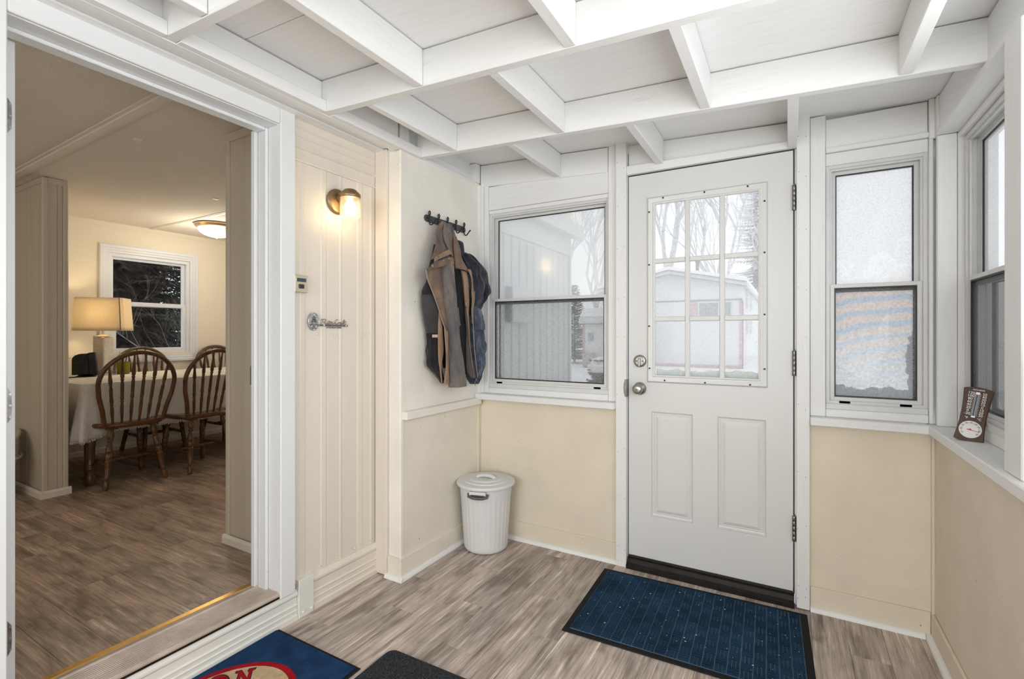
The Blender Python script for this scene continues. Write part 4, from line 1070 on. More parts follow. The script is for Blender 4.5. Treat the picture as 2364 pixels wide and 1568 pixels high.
def cr(pts, t):
    """Catmull-Rom through pts, t in 0..1"""
    n = len(pts) - 1; s = min(max(t, 0), 1) * n; i = min(int(s), n - 1); u = s - i
    p0, p1, p2, p3 = pts[max(i - 1, 0)], pts[i], pts[i + 1], pts[min(i + 2, n)]
    return tuple(0.5 * (2 * b + (c - a) * u + (2 * a - 5 * b + 4 * c - d) * u * u + (3 * b - a - 3 * c + d) * u ** 3) for a, b, c, d in zip(p0, p1, p2, p3))
def fold(v, seed, s=9.0):
    return mnoise.noise(Vector((v[0] * s + seed, v[1] * s, v[2] * s * 0.45)))
KOB = 1.30   # the wall is surveyed obliquely: a point nearer the room by dx reads dy = KOB*dx farther along the wall
def drape(name, left, right, x, bulge, m, root, x0=None, rows=34, cols=14, th=0.006, amp=0.010, seed=0.0, xe=None, curl=0.0, fs=14.0):
    """a hanging cloth panel between two (y, z) edges; x = depth (number, or list along the length); bulge toward the room"""
    xs = x if isinstance(x, (list, tuple)) else [x, x]
    b = MB(); vs = []
    L3 = [(p[0], p[1]) for p in left]; R3 = [(p[0], p[1]) for p in right]
    for i in range(rows + 1):
        t = i / rows
        l = cr(L3, t); r = cr(R3, t); xx = cr([(q,) for q in xs], t)[0]
        for j in range(cols + 1):
            s = j / cols
            y = l[0] + (r[0] - l[0]) * s; z = l[1] + (r[1] - l[1]) * s
            d = bulge * math.sin(PI * s) ** 0.8 + curl * (s - 0.5)
            f = amp * fold((s * abs(r[0] - l[0]) * 2, 0, z), seed, fs) * (0.35 + 0.65 * math.sin(PI * s))
            vs.append((max(xx + d + f, -0.950), y - (0 if x0 is None else (xx + d - x0) * KOB), z))
    fs_ = [(i * (cols + 1) + j, i * (cols + 1) + j + 1, (i + 1) * (cols + 1) + j + 1, (i + 1) * (cols + 1) + j) for i in range(rows) for j in range(cols)]
    b.add(vs, fs_)
    b.v = [(v[0] - root.location.x, v[1] - root.location.y, v[2] - root.location.z) for v in b.v]
    o = b.build(name, m, root, smooth=True)
    md = o.modifiers.new('thickness', 'SOLIDIFY'); md.thickness = th; md.offset = -1
    return o
def sleeve(name, secs, m, root, x0=None, n=26, rows=44, amp=0.006, seed=0.0, x_min=-0.951, fs=16.0, hem=False):
    """closed cloth form through sections (z, y_left, y_right, x_centre, half_depth)"""
    b = MB(); vs = []
    for i in range(rows + 1):
        z, yl, yr, xc, hd = cr(secs, i / rows)
        yc = (yl + yr) / 2; hw = (yr - yl) / 2
        if x0 is not None:
            hd = min(hd, 0.74 * hw / KOB); hw = math.sqrt(hw * hw - (KOB * hd) ** 2); yc -= (xc - x0) * KOB
        for k in range(n):
            a = 2 * PI * k / n
            c, s = math.cos(a), math.sin(a)
            y = yc + hw * math.copysign(abs(c) ** 0.85, c); xx = xc + hd * math.copysign(abs(s) ** 0.85, s)
            f = amp * fold((c * 0.1, s * 0.1, z), seed, fs)
            vs.append((max(xx + f * s * 1.6, x_min), y + f * c * 0.6, z))
    fs_ = [(i * n + k, i * n + (k + 1) % n, (i + 1) * n + (k + 1) % n, (i + 1) * n + k) for i in range(rows) for k in range(n)]
    fs_.append(tuple(range(n)))
    if not hem: fs_.append(tuple(rows * n + k for k in range(n)))
    else:   # open cuff: tuck the hem inward
        base = len(vs)
        cx = sum(v[0] for v in vs[-n:]) / n; cyy = sum(v[1] for v in vs[-n:]) / n
        for k in range(n):
            v = vs[rows * n + k]; vs.append((cx + (v[0] - cx) * 0.86, cyy + (v[1] - cyy) * 0.92, v[2] + 0.004))
        for k in range(n):
            v = vs[base + k]; vs.append((v[0], v[1], v[2] + 0.06))
        for k in range(n):
            fs_.append((rows * n + k, rows * n + (k + 1) % n, base + (k + 1) % n, base + k))
            fs_.append((base + k, base + (k + 1) % n, base + n + (k + 1) % n, base + n + k))
        fs_.append(tuple(base + n + k for k in range(n)))
    b.add(vs, fs_)
    b.v = [(v[0] - root.location.x, v[1] - root.location.y, v[2] - root.location.z) for v in b.v]
    return b.build(name, m, root, smooth=True)
def local_tube(name, pts, r, m, root, n=6):
    b = MB().tube([cr(pts, i / (6 * (len(pts) - 1))) for i in range(6 * (len(pts) - 1) + 1)], r, n)
    b.v = [(v[0] - root.location.x, v[1] - root.location.y, v[2] - root.location.z) for v in b.v]
    return b.build(name, m, root, smooth=True)
def disc(name, y, z, x, r, m, root):
    b = MB().lathe([(r, 0), (r, 0.002), (r * 0.7, 0.0035), (r * 0.5, 0.0025)], 12, (x - root.location.x, y - root.location.y, z - root.location.z), 'x')
    return b.build(name, m, root, smooth=True)

# dark navy coat, behind
nv = thing('navy_coat', 'dark navy puffy coat with black and charcoal sleeve hanging behind the brown jacket', 'jacket', (-0.940, -0.345, 1.80))
sleeve('body', [(1.80, -0.40, -0.34, -0.93, 0.015), (1.70, -0.44, -0.30, -0.925, 0.022), (1.55, -0.50, -0.22, -0.92, 0.025), (1.3, -0.50, -0.20, -0.92, 0.025), (1.05, -0.46, -0.20, -0.92, 0.022)], M['black_cloth'], nv, -0.89, amp=0.006, seed=2)
sleeve('collar', [(1.775, -0.375, -0.335, -0.905, 0.012), (1.765, -0.382, -0.298, -0.900, 0.022), (1.742, -0.382, -0.290, -0.897, 0.025), (1.70, -0.375, -0.283, -0.897, 0.025), (1.66, -0.36, -0.272, -0.90, 0.025)], M['navy'], nv, -0.88, amp=0.007, seed=5, rows=20)
sleeve('puffy_sleeve', [(1.708, -0.33, -0.225, -0.895, 0.020), (1.690, -0.345, -0.190, -0.885, 0.040), (1.650, -0.345, -0.122, -0.878, 0.056), (1.610, -0.335, -0.055, -0.875, 0.066), (1.555, -0.32, -0.043, -0.875, 0.066), (1.497, -0.31, -0.022, -0.876, 0.064), (1.465, -0.305, -0.050, -0.878, 0.060), (1.43, -0.30, -0.082, -0.880, 0.055), (1.385, -0.295, -0.112, -0.885, 0.045), (1.35, -0.28, -0.13, -0.890, 0.03)], M['navy'], nv, -0.88, n=40, rows=70, amp=0.020, seed=11, fs=30)
sleeve('front_panel', [(1.42, -0.295, -0.140, -0.905, 0.03), (1.383, -0.295, -0.112, -0.898, 0.04), (1.33, -0.29, -0.094, -0.893, 0.045), (1.264, -0.285, -0.086, -0.890, 0.046), (1.21, -0.28, -0.075, -0.888, 0.048), (1.139, -0.27, -0.062, -0.888, 0.048), (1.073, -0.26, -0.076, -0.888, 0.046), (0.985, -0.245, -0.110, -0.890, 0.040), (0.942, -0.215, -0.132, -0.895, 0.03)], M['denim'], nv, -0.88, n=40, rows=70, amp=0.015, seed=23, fs=34)
drape('pocket', [(-0.235, 1.415), (-0.215, 1.33), (-0.205, 1.262)], [(-0.140, 1.385), (-0.098, 1.31), (-0.088, 1.264)], -0.842, 0.008, M['denim'], nv, -0.86, rows=14, cols=8, amp=0.008, seed=3)
sleeve('sleeve', [(1.725, -0.500, -0.43, -0.920, 0.018), (1.632, -0.527, -0.43, -0.914, 0.026), (1.527, -0.560, -0.44, -0.910, 0.030), (1.473, -0.597, -0.45, -0.907, 0.034), (1.444, -0.601, -0.45, -0.907, 0.034)], M['black_cloth'], nv, -0.92, amp=0.006, seed=31, rows=24)
sleeve('sleeve_patch', [(1.4435, -0.602, -0.455, -0.906, 0.035), (1.38, -0.599, -0.455, -0.905, 0.036), (1.303, -0.582, -0.455, -0.905, 0.036), (1.243, -0.561, -0.45, -0.905, 0.035)], M['grey_cloth'], nv, -0.92, amp=0.005, seed=37, rows=24)
sleeve('cuff_half', [(1.2425, -0.560, -0.45, -0.906, 0.034), (1.206, -0.553, -0.45, -0.906, 0.034), (1.088, -0.556, -0.45, -0.905, 0.036), (1.053, -0.533, -0.44, -0.906, 0.034), (1.008, -0.473, -0.42, -0.908, 0.030), (0.968, -0.440, -0.405, -0.912, 0.02)], M['black_cloth'], nv, -0.92, amp=0.011, seed=41, fs=28)
def obl(b, root, x0):
    """true position of marks surveyed on the plane x = x0"""
    b.v = [(v[0] - root.location.x, v[1] - (v[0] - x0) * KOB - root.location.y, v[2] - root.location.z) for v in b.v]
    return b
xt = -0.872
obl(MB().box(xt - 0.001, xt + 0.0012, -0.538, -0.487, 1.2215, 1.2355), nv, -0.90).build('white_tag', mat('white_tag', (0.78, 0.70, 0.66), 0.6), nv)
tg = MB()
for y, w in ((-0.530, 0.007), (-0.517, 0.014), (-0.499, 0.014)):
    tg.box(xt + 0.0012, xt + 0.0016, y - w / 2, y + w / 2, 1.2268, 1.2302)
obl(tg, nv, -0.90).build('tag_print', mat('red_print', (0.45, 0.10, 0.07), 0.6), nv)
zp = MB().box(-0.842, -0.836, -0.217, -0.207, 0.966, 0.983).box(-0.840, -0.837, -0.228, -0.221, 0.938, 0.968)
obl(zp, nv, -0.84).build('zipper_pull', M['hinge'], nv, bevel=0.001)

# brown canvas work jacket, in front
bj_ = thing('brown_jacket', 'worn brown canvas work jacket with hood hanging in front on the black coat rack', 'jacket', (-0.930, -0.43, 1.842))
sleeve('lining', [(1.66, -0.44, -0.34, -0.885, 0.02), (1.58, -0.44, -0.28, -0.882, 0.022), (1.40, -0.45, -0.27, -0.880, 0.024), (1.2, -0.43, -0.27, -0.880, 0.024), (1.04, -0.39, -0.27, -0.880, 0.024), (0.99, -0.35, -0.275, -0.880, 0.018)], M['lining'], bj_, -0.86, amp=0.004, seed=51)
sleeve('hood', [(1.846, -0.500, -0.440, -0.902, 0.014), (1.835, -0.518, -0.410, -0.897, 0.022), (1.78, -0.535, -0.372, -0.893, 0.030), (1.71, -0.545, -0.345, -0.889, 0.034), (1.65, -0.560, -0.335, -0.887, 0.034), (1.60, -0.565, -0.34, -0.887, 0.030)], M['duck_grey'], bj_, -0.87, n=44, rows=44, amp=0.014, seed=57, fs=34)
drape('hood_side', [(-0.515, 1.846), (-0.550, 1.782), (-0.561, 1.711), (-0.600, 1.620)], [(-0.480, 1.846), (-0.523, 1.768), (-0.489, 1.713), (-0.452, 1.682)], [-0.885, -0.865, -0.852, -0.840], 0.012, M['duck'], bj_, -0.86, seed=3, amp=0.010)
drape('hood_side', [(-0.450, 1.846), (-0.408, 1.77), (-0.400, 1.70), (-0.386, 1.60)], [(-0.415, 1.840), (-0.366, 1.77), (-0.334, 1.716), (-0.314, 1.652), (-0.236, 1.592)], [-0.885, -0.862, -0.848, -0.836], 0.014, M['duck'], bj_, -0.865, seed=9, amp=0.012)
drape('hood_fold', [(-0.490, 1.846), (-0.500, 1.77), (-0.465, 1.70), (-0.430, 1.655)], [(-0.462, 1.846), (-0.452, 1.77), (-0.422, 1.70), (-0.405, 1.668)], [-0.882, -0.866, -0.858, -0.852], 0.014, M['duck_grey'], bj_, -0.86, seed=29, amp=0.008)
drape('hood_band', [(-0.602, 1.634), (-0.605, 1.622), (-0.608, 1.610)], [(-0.486, 1.690), (-0.470, 1.683), (-0.455, 1.672)], -0.828, 0.007, M['duck_tan'], bj_, -0.83, rows=6, cols=16, amp=0.004, seed=4)
drape('collar', [(-0.648, 1.592), (-0.655, 1.577), (-0.662, 1.560)], [(-0.484, 1.654), (-0.466, 1.644), (-0.452, 1.620)], [-0.830, -0.826, -0.828], 0.009, M['duck'], bj_, -0.82, rows=8, cols=20, amp=0.005, seed=6)
for y, z in ((-0.634, 1.582), (-0.546, 1.622), (-0.502, 1.637)):
    disc('snap', y - (-0.817 + 0.82) * KOB, z, -0.8185, 0.0075, M['snap'], bj_)
edge = [(-0.664, 1.566), (-0.650, 1.517), (-0.628, 1.483), (-0.603, 1.443), (-0.566, 1.379), (-0.540, 1.323), (-0.503, 1.26), (-0.486, 1.22), (-0.483, 1.145), (-0.481, 1.077), (-0.475, 0.974)]
inner2 = [(-0.525, 1.600), (-0.512, 1.53), (-0.505, 1.47), (-0.492, 1.41), (-0.475, 1.35), (-0.462, 1.30), (-0.450, 1.25), (-0.445, 1.21), (-0.445, 1.14), (-0.445, 1.07), (-0.455, 0.974)]
drape('front_panel', edge, inner2, [-0.852, -0.856, -0.860, -0.862, -0.862], 0.010, M['duck'], bj_, -0.84, rows=46, amp=0.008, seed=13)
local_tube('piping', [(-0.850 - 0.006 * min(1, i / 9), p[0] - (-0.850 - 0.006 * min(1, i / 9) + 0.84) * KOB, p[1]) for i, p in enumerate(edge)], 0.0032, M['piping'], bj_)
drape('placket', [(-0.507, 1.42), (-0.516, 1.298), (-0.516, 1.213), (-0.513, 1.111), (-0.502, 1.042), (-0.488, 0.972)], [(-0.500, 1.40), (-0.484, 1.319), (-0.468, 1.212), (-0.466, 1.144), (-0.484, 1.059), (-0.478, 0.972)], -0.868, 0.005, M['duck_tan'], bj_, -0.88, rows=40, cols=6, amp=0.004, seed=17)
drape('facing', [(-0.515, 1.27), (-0.503, 1.15), (-0.502, 1.06), (-0.516, 0.975)], [(-0.478, 1.25), (-0.476, 1.15), (-0.474, 1.06), (-0.470, 0.972)], -0.848, 0.004, M['duck_tan'], bj_, -0.84, rows=30, cols=6, amp=0.003, seed=19)
disc('snap', -0.492 + 0.008, 0.992, -0.843, 0.0075, M['snap'], bj_)
sleeve('sleeve', [(1.648, -0.570, -0.480, -0.856, 0.025), (1.60, -0.599, -0.486, -0.850, 0.032), (1.516, -0.597, -0.478, -0.847, 0.035), (1.407, -0.581, -0.459, -0.846, 0.036), (1.28, -0.542, -0.440, -0.846, 0.034), (1.147, -0.534, -0.412, -0.846, 0.036), (1.06, -0.533, -0.396, -0.846, 0.037), (1.0, -0.531, -0.378, -0.846, 0.038), (0.948, -0.521, -0.366, -0.846, 0.038)], M['duck_grey'], bj_, -0.80, n=40, rows=64, amp=0.007, seed=61, fs=22, hem=True)
drape('sleeve_patch', [(-0.455, 1.385), (-0.450, 1.30), (-0.445, 1.25)], [(-0.437, 1.385), (-0.422, 1.302), (-0.416, 1.298)], -0.850, 0.004, M['duck_grey'], bj_, -0.80, rows=10, cols=6, amp=0.003)
drape('front_panel', [(-0.345, 1.60), (-0.325, 1.52), (-0.305, 1.42), (-0.302, 1.345), (-0.288, 1.262), (-0.292, 1.138), (-0.284, 1.03), (-0.235, 0.985)], [(-0.288, 1.598), (-0.282, 1.534), (-0.272, 1.421), (-0.280, 1.376), (-0.266, 1.284), (-0.252, 1.174), (-0.236, 1.1), (-0.200, 0.982)], [-0.852, -0.848, -0.846, -0.846], 0.010, M['lining_grey'], bj_, -0.86, rows=44, cols=8, amp=0.005, seed=71)
drape('facing', [(-0.332, 1.592), (-0.316, 1.534), (-0.302, 1.421), (-0.288, 1.376), (-0.270, 1.284), (-0.256, 1.174), (-0.240, 1.1), (-0.212, 0.985)], [(-0.280, 1.592), (-0.262, 1.534), (-0.254, 1.421), (-0.260, 1.376), (-0.255, 1.284), (-0.246, 1.174), (-0.230, 1.1), (-0.206, 0.985)], [-0.842, -0.838, -0.836, -0.838], 0.005, M['duck_tan'], bj_, -0.86, rows=44, cols=6, amp=0.004, seed=73)
drape('facing', [(-0.300, 1.604), (-0.265, 1.55), (-0.262, 1.47), (-0.260, 1.421), (-0.266, 1.376), (-0.258, 1.30)], [(-0.276, 1.606), (-0.243, 1.55), (-0.236, 1.47), (-0.238, 1.421), (-0.250, 1.376), (-0.248, 1.30)], -0.826, 0.004, M['duck_tan'], bj_, -0.84, rows=30, cols=5, amp=0.003, seed=79)
pe = [(-0.276, 1.606), (-0.241, 1.55), (-0.233, 1.47), (-0.236, 1.421), (-0.247, 1.376), (-0.244, 1.284), (-0.234, 1.174), (-0.222, 1.1), (-0.196, 0.984)]
local_tube('piping', [(-0.825 - 0.002 * i, y - (-0.825 - 0.002 * i + 0.84) * KOB, z) for i, (y, z) in enumerate(pe)], 0.0028, M['piping'], bj_)
disc('snap', -0.302 - 0.020, 1.392, -0.829, 0.006, M['snap'], bj_)

# ------------------------------------------------------------------ bin
M['bin'] = mat('white_plastic', (0.68, 0.685, 0.68), 0.45, var=0.03, vscale=5, bump=0.05, bscale=120, dist=0.0005)
M['grey_plastic'] = mat('grey_plastic', (0.085, 0.085, 0.088), 0.45, var=0.1)
bn = thing('trash_can', 'white ribbed plastic trash can with round lid and grey handle in the corner', 'trash can', (-0.790, -0.185, 0.0), (0, 0, -0.12))
def flute(a, h):
    if h > 0.315 or h < 0.012: return 1.0
    e = min(1.0, (0.315 - h) / 0.012, (h - 0.012) / 0.01)
    return 1.0 - 0.016 * e * (0.5 + 0.5 * math.cos(a * 30)) ** 0.6
prof = [(0.0, 0.002), (0.105, 0.001), (0.116, 0.004), (0.124, 0.012), (0.1275, 0.024)] + [(0.1275 + (h - 0.024) * 0.065, h) for h in [0.05 + 0.03 * i for i in range(9)]] + [(0.1465, 0.303), (0.1472, 0.313), (0.1485, 0.319), (0.1525, 0.378), (0.150, 0.378)]
MB().lathe(prof, 180, (0, 0, 0), 'z', flute, cap=False).build('body', M['bin'], bn, smooth=True)
lid = MB().lathe([(0.150, 0.372), (0.168, 0.372), (0.1705, 0.376), (0.1705, 0.384), (0.167, 0.389), (0.150, 0.392), (0.128, 0.3935), (0.126, 0.3975), (0.112, 0.399), (0.095, 0.4005), (0.092, 0.4045), (0.078, 0.406), (0.062, 0.4065), (0.059, 0.402), (0.0, 0.400)], 72, cap=False).build('lid', M['bin'], bn, smooth=True)
gp = MB().tube([(-0.056, 0, 0.399), (-0.045, 0, 0.409), (-0.02, 0, 0.415), (0.02, 0, 0.415), (0.045, 0, 0.409), (0.056, 0, 0.399)], 0.0105, 10)
gp.v = [(x, y * 1.35, z) for x, y, z in gp.v]
gp.move(Matrix.Rotation(math.radians(18), 4, 'Z')).build('lid_grip', M['bin'], lid, smooth=True)
# handle on the side facing the camera
ha = math.atan2(-2.57 + 0.185, 0.75 + 0.79) + 0.12 - 0.30
hb = MB().box(0.150, 0.166, -0.048, 0.048, 0.350, 0.368).box(0.148, 0.160, -0.048, -0.040, 0.335, 0.352).box(0.148, 0.160, 0.040, 0.048, 0.335, 0.352)
hb.move(Matrix.Rotation(ha, 4, 'Z')).build('handle_mount', M['bin'], bn, bevel=0.002)
hg = MB().tube([(0.148, -0.054, 0.352), (0.158, -0.053, 0.340), (0.162, -0.030, 0.333), (0.1635, 0, 0.331), (0.162, 0.030, 0.333), (0.158, 0.053, 0.340), (0.148, 0.054, 0.352)], 0.0085, 8)
hg.box(0.153, 0.1535, -0.04, 0.04, 0.336, 0.352)
hg.move(Matrix.Rotation(ha, 4, 'Z')).build('handle', M['grey_plastic'], bn, smooth=True)

# ------------------------------------------------------------------ floor mats
M['mat_blue'] = mat('blue_ribbed_carpet', (0.014, 0.040, 0.080), 0.95, var=0.35, vscale=7, bump=0.6, bscale=420, dist=0.003, spec=0.1)
M['mat_base'] = mat('blue_carpet_ground', (0.085, 0.140, 0.200), 0.95, var=0.25, vscale=6, bump=0.6, bscale=420, dist=0.003, spec=0.1)
dm = thing('doormat', 'blue doormat with a basket weave of ribs and black rubber border before the porch door', 'doormat', (0.368, -0.390, 0.0), (0, 0, math.radians(2.0)))
W2, H2 = 0.457, 0.302
MB().prism([(-W2, -H2), (W2, -H2), (W2, H2), (-W2, H2)], 'z', 0.0005, 0.006).build('rubber_border', M['black'], dm, bevel=0.003)
MB().box(-W2 + 0.028, W2 - 0.028, -H2 + 0.024, H2 - 0.024, 0.006, 0.0082).build('carpet_ground', M['mat_base'], dm)
p = 0.0447; nx, ny = 20, 12
cw, chh = (2 * W2 - 0.058) / nx, (2 * H2 - 0.050) / ny
rb = MB()
for i in range(nx):
    for j in range(ny):
        x0 = -W2 + 0.029 + i * cw; y0 = -H2 + 0.025 + j * chh
        g = 0.0020; g2 = 0.0038
        for k in range(3):
            if (i + j) % 2:
                w = (cw - g) / 3; rb.box(x0 + g / 2 + k * w + g2 / 2, x0 + g / 2 + (k + 1) * w - g2 / 2, y0 + g, y0 + chh - g, 0.0082, 0.0122)
            else:
                w = (chh - g) / 3; rb.box(x0 + g, x0 + cw - g, y0 + g / 2 + k * w + g2 / 2, y0 + g / 2 + (k + 1) * w - g2 / 2, 0.0082, 0.0122)
o = rb.build('carpet_ribs', M['mat_blue'], dm); o['kind'] = 'stuff'
sp = MB()
for _ in range(70):
    x, y, s = R.uniform(-W2 + .04, W2 - .04), R.uniform(-H2 + .04, H2 - .04), R.choice((0.0014, 0.0018, 0.0024, 0.0024, 0.004))
    sp.add([(x - s, y, 0.0124), (x, y - s * 0.7, 0.0124), (x + s, y, 0.0124), (x, y + s * 0.8, 0.0124), (x, y, 0.0134)], [(0, 1, 4), (1, 2, 4), (2, 3, 4), (3, 0, 4), (3, 2, 1, 0)])
o = sp.build('road_salt', mat('salt_grains', (0.85, 0.86, 0.88), 0.6), dm); o['kind'] = 'stuff'

M['rug_blue'] = mat('blue_pile', (0.018, 0.050, 0.125), 1.0, var=0.30, vscale=14, bump=0.9, bscale=330, dist=0.006, spec=0.05)
M['rug_red'] = mat('red_pile', (0.38, 0.012, 0.018), 1.0, var=0.22, vscale=40, bump=0.9, bscale=330, dist=0.006, spec=0.05)
M['rug_cream'] = mat('cream_pile', (0.60, 0.44, 0.27), 1.0, var=0.14, vscale=40, bump=0.9, bscale=330, dist=0.006, spec=0.05)
M['rug_dark'] = mat('dark_pile', (0.035, 0.030, 0.055), 1.0, var=0.2, vscale=40, bump=0.9, bscale=330, dist=0.006, spec=0.05)
rg = thing('logo_rug', 'blue pile rug with a red ringed cream oval and red letters below the house doorway', 'rug', (-0.864, -1.700, 0.0))
MB().box(-0.240, 0.240, -0.41, 0.41, 0.0005, 0.005).build('rubber_backing', M['black'], rg, bevel=0.002)
MB().box(-0.2365, 0.226, -0.396, 0.396, 0.005, 0.0105).build('blue_pile', M['rug_blue'], rg, bevel=0.003, seg=2)
def ell(a, b, n=64): return [(b * math.cos(2 * PI * k / n), a * math.sin(2 * PI * k / n)) for k in range(n)]
MB().prism(ell(0.274, 0.2215), 'z', 0.0104, 0.0116).build('red_ring', M['rug_red'], rg)
MB().prism(ell(0.250, 0.1975), 'z', 0.0115, 0.0124).build('cream_oval', M['rug_cream'], rg)
# slab-serif letters, read along +y with their tops to the wall (-x)
def letter(b, poly, at_, ang, w, h, z0, z1, sc=1.0):
    rx, ry = math.sin(ang), math.cos(ang)      # reading direction, turned clockwise from +y
    ux, uy = -ry, rx                           # letter's up
    return b.prism([(at_[0] + sc * (u * w * rx + v * h * ux), at_[1] + sc * (u * w * ry + v * h * uy)) for u, v in poly], 'z', z0, z1)
Nl = [(-.40, -.5), (-.10, -.5), (-.10, -.34), (-.18, -.34), (-.18, .12), (.20, -.5), (.34, -.5), (.34, .34), (.46, .36), (.50, .5), (.12, .5), (.10, .36), (.18, .34), (.18, -.12), (-.20, .5), (-.48, .5), (-.50, .36), (-.34, .34), (-.34, -.34), (-.42, -.36)]
na, no = math.radians(41), (-0.078, 0.161)
oa, oo = math.radians(24), (-0.128, 0.100)
letter(MB(), Nl, no, na, 0.070, 0.088, 0.0123, 0.0131).build('letter_outline', M['rug_dark'], rg)
letter(MB(), Nl, no, na, 0.070, 0.088, 0.0130, 0.0137, 0.86).build('letter', M['rug_red'], rg)
def Oring(b, a1, b1, a0, b0, z0, z1):
    for k in range(28):
        t0, t1 = 2 * PI * k / 28, 2 * PI * (k + 1) / 28
        letter(b, [(a1 * math.cos(t0), b1 * math.sin(t0)), (a1 * math.cos(t1), b1 * math.sin(t1)), (a0 * math.cos(t1), b0 * math.sin(t1)), (a0 * math.cos(t0), b0 * math.sin(t0))], oo, oa, 0.068, 0.088, z0, z1)
    return b
Oring(MB(), 0.50, 0.52, 0.14, 0.22, 0.0123, 0.0131).build('letter_outline', M['rug_dark'], rg)
Oring(MB(), 0.44, 0.46, 0.20, 0.28, 0.0130, 0.0137).build('letter', M['rug_red'], rg)

M['char'] = mat('charcoal_loop_pile', (0.040, 0.042, 0.047), 1.0, var=0.75, vscale=260, bump=1.0, bscale=240, dist=0.008, spec=0.1, detail=2)
cm = thing('charcoal_mat', 'small charcoal loop mat with rounded corners between the two blue mats', 'mat', (-0.215, -1.375, 0.0), (0, 0, math.radians(1.0)))
def rrect(w, h, r, n=6):
    o = []
    for cx, cy, a0 in ((w - r, h - r, 0), (-w + r, h - r, PI / 2), (-w + r, -h + r, PI), (w - r, -h + r, 1.5 * PI)):
        o += [(cx + r * math.cos(a0 + k * PI / 2 / n), cy + r * math.sin(a0 + k * PI / 2 / n)) for k in range(n + 1)]
    return o
MB().prism(rrect(0.390, 0.235, 0.035), 'z', 0.0005, 0.005).build('rubber_edge', mat('dark_slate_edge', (0.030, 0.034, 0.045), 0.8, bump=0.4, bscale=200, dist=0.002), cm, bevel=0.002)
MB().prism(rrect(0.382, 0.227, 0.03), 'z', 0.005, 0.0098).build('loop_pile', M['char'], cm, bevel=0.002)

# ------------------------------------------------------------------ thermometer leaning on the right sill
M['therm'] = mat('brown_plastic', (0.070, 0.030, 0.013), 0.5, var=0.12, vscale=14)
M['wht_print'] = mat('white_print', (0.86, 0.87, 0.88), 0.6)
M['dial'] = mat('dial_white', (0.80, 0.80, 0.76), 0.4)
th = thing('thermometer', 'brown wall thermometer with white numerals and round dial leaning on the right window sill', 'thermometer', (1.276, -0.355, 0.8725))
tb = MB()
hs = []
for k in range(17):
    t = k / 16; z = 0.004 + 0.176 * t
    w = 0.0415 - 0.010 * math.sin(PI * (0.15 + 0.72 * t)) + 0.0015
    hs.append((w, z))
pts = [(w, z) for w, z in hs] + [(0.030, 0.1835), (0.015, 0.1865), (0, 0.1875)] + [(-0.015, 0.1865), (-0.030, 0.1835)] + [(-w, z) for w, z in reversed(hs)] + [(-0.036, 0.0015), (-0.015, -0.002), (0.015, -0.002), (0.036, 0.0015)]
tb.prism(pts, 'y', 0.0, 0.016)
TH = Matrix.Rotation(math.radians(-22), 4, 'Z') @ Matrix.Rotation(math.radians(7.5), 4, 'Y') @ Matrix.Rotation(math.radians(-12), 4, 'X')
tb.move(TH).build('case', M['therm'], th, bevel=0.003, seg=2)
MB().lathe([(0.0292, -0.0004), (0.0292, -0.0022), (0.0278, -0.0026)], 40, (0, 0, 0.040), 'y', cap=True).move(TH).build('dial', M['dial'], th, smooth=True)
ndl = MB().prism([(-0.008, 0.0408), (0.024, 0.0365), (0.024, 0.0355), (-0.008, 0.0378)], 'y', -0.0036, -0.0028)
ndl.lathe([(0.003, -0.0042), (0.003, -0.0026)], 10, (0, 0, 0.040), 'y')
ndl.move(TH).build('needle', mat('red_needle', (0.55, 0.03, 0.03), 0.4), th)
tk = MB()
for k in range(21):
    a = math.radians(-40 + k * 13); r0 = 0.0215 if k % 2 else 0.0205
    c, s = math.cos(a), math.sin(a)
    q = [(r0 * c - 0.0004 * s, 0.040 + r0 * s + 0.0004 * c), (0.0245 * c - 0.0004 * s, 0.040 + 0.0245 * s + 0.0004 * c), (0.0245 * c + 0.0004 * s, 0.040 + 0.0245 * s - 0.0004 * c), (r0 * c + 0.0004 * s, 0.040 + r0 * s - 0.0004 * c)]
    tk.prism(q, 'y', -0.0031, -0.0025)
for k in range(9):
    vs, fs = text_geo(str(k * 10 + 10), 0.0062, 0, 0.0002)
    a = math.radians(215 - k * 31)
    tk.add([(x + 0.0235 * math.cos(a), -0.0030 - z, y + 0.040 + 0.0235 * math.sin(a)) for x, y, z in vs], fs)
tk.move(TH).build('dial_marks', M['gasket'], th)
MB().box(-0.0042, 0.0042, -0.0018, 0.0002, 0.084, 0.168).move(TH).build('tube_slot', mat('slot_blue_grey', (0.30, 0.34, 0.38), 0.3), th)
MB().box(-0.0022, 0.0006, -0.0032, -0.0016, 0.088, 0.160).move(TH).build('glass_tube', mat('dark_tube', (0.05, 0.035, 0.045), 0.15), th)
for a, b in ((0.162, 0.170), (0.082, 0.087)):
    MB().box(-0.0052, 0.0052, -0.0028, -0.0002, a, b).move(TH).build('tube_clip', M['chrome'], th)
nb = MB()
def put(txt, size, x, z, shear=0.0):
    vs, fs = text_geo(txt, size, shear, 0.0002, offset=0.00012)
    nb.add([(p[0] + x, -0.0012 - p[2], p[1] + z) for p in vs], fs)
for k, t in enumerate(('120', '100', '80', '60', '40', '20', '0', '-20')):
    put(t, 0.0118, -0.0165, 0.1655 - k * 0.0103)
for k, t in enumerate(('50', '40', '30', '20', '10', '0', '10', '20', '30')):
    put(t, 0.0115, 0.0175, 0.1655 - k * 0.0093)
put('\u00b0F', 0.0100, -0.0165, 0.078); put('\u00b0C', 0.0100, 0.0165, 0.078)
put('ACU\u2022RITE', 0.0068, 0.0, 0.1775, 0.2)
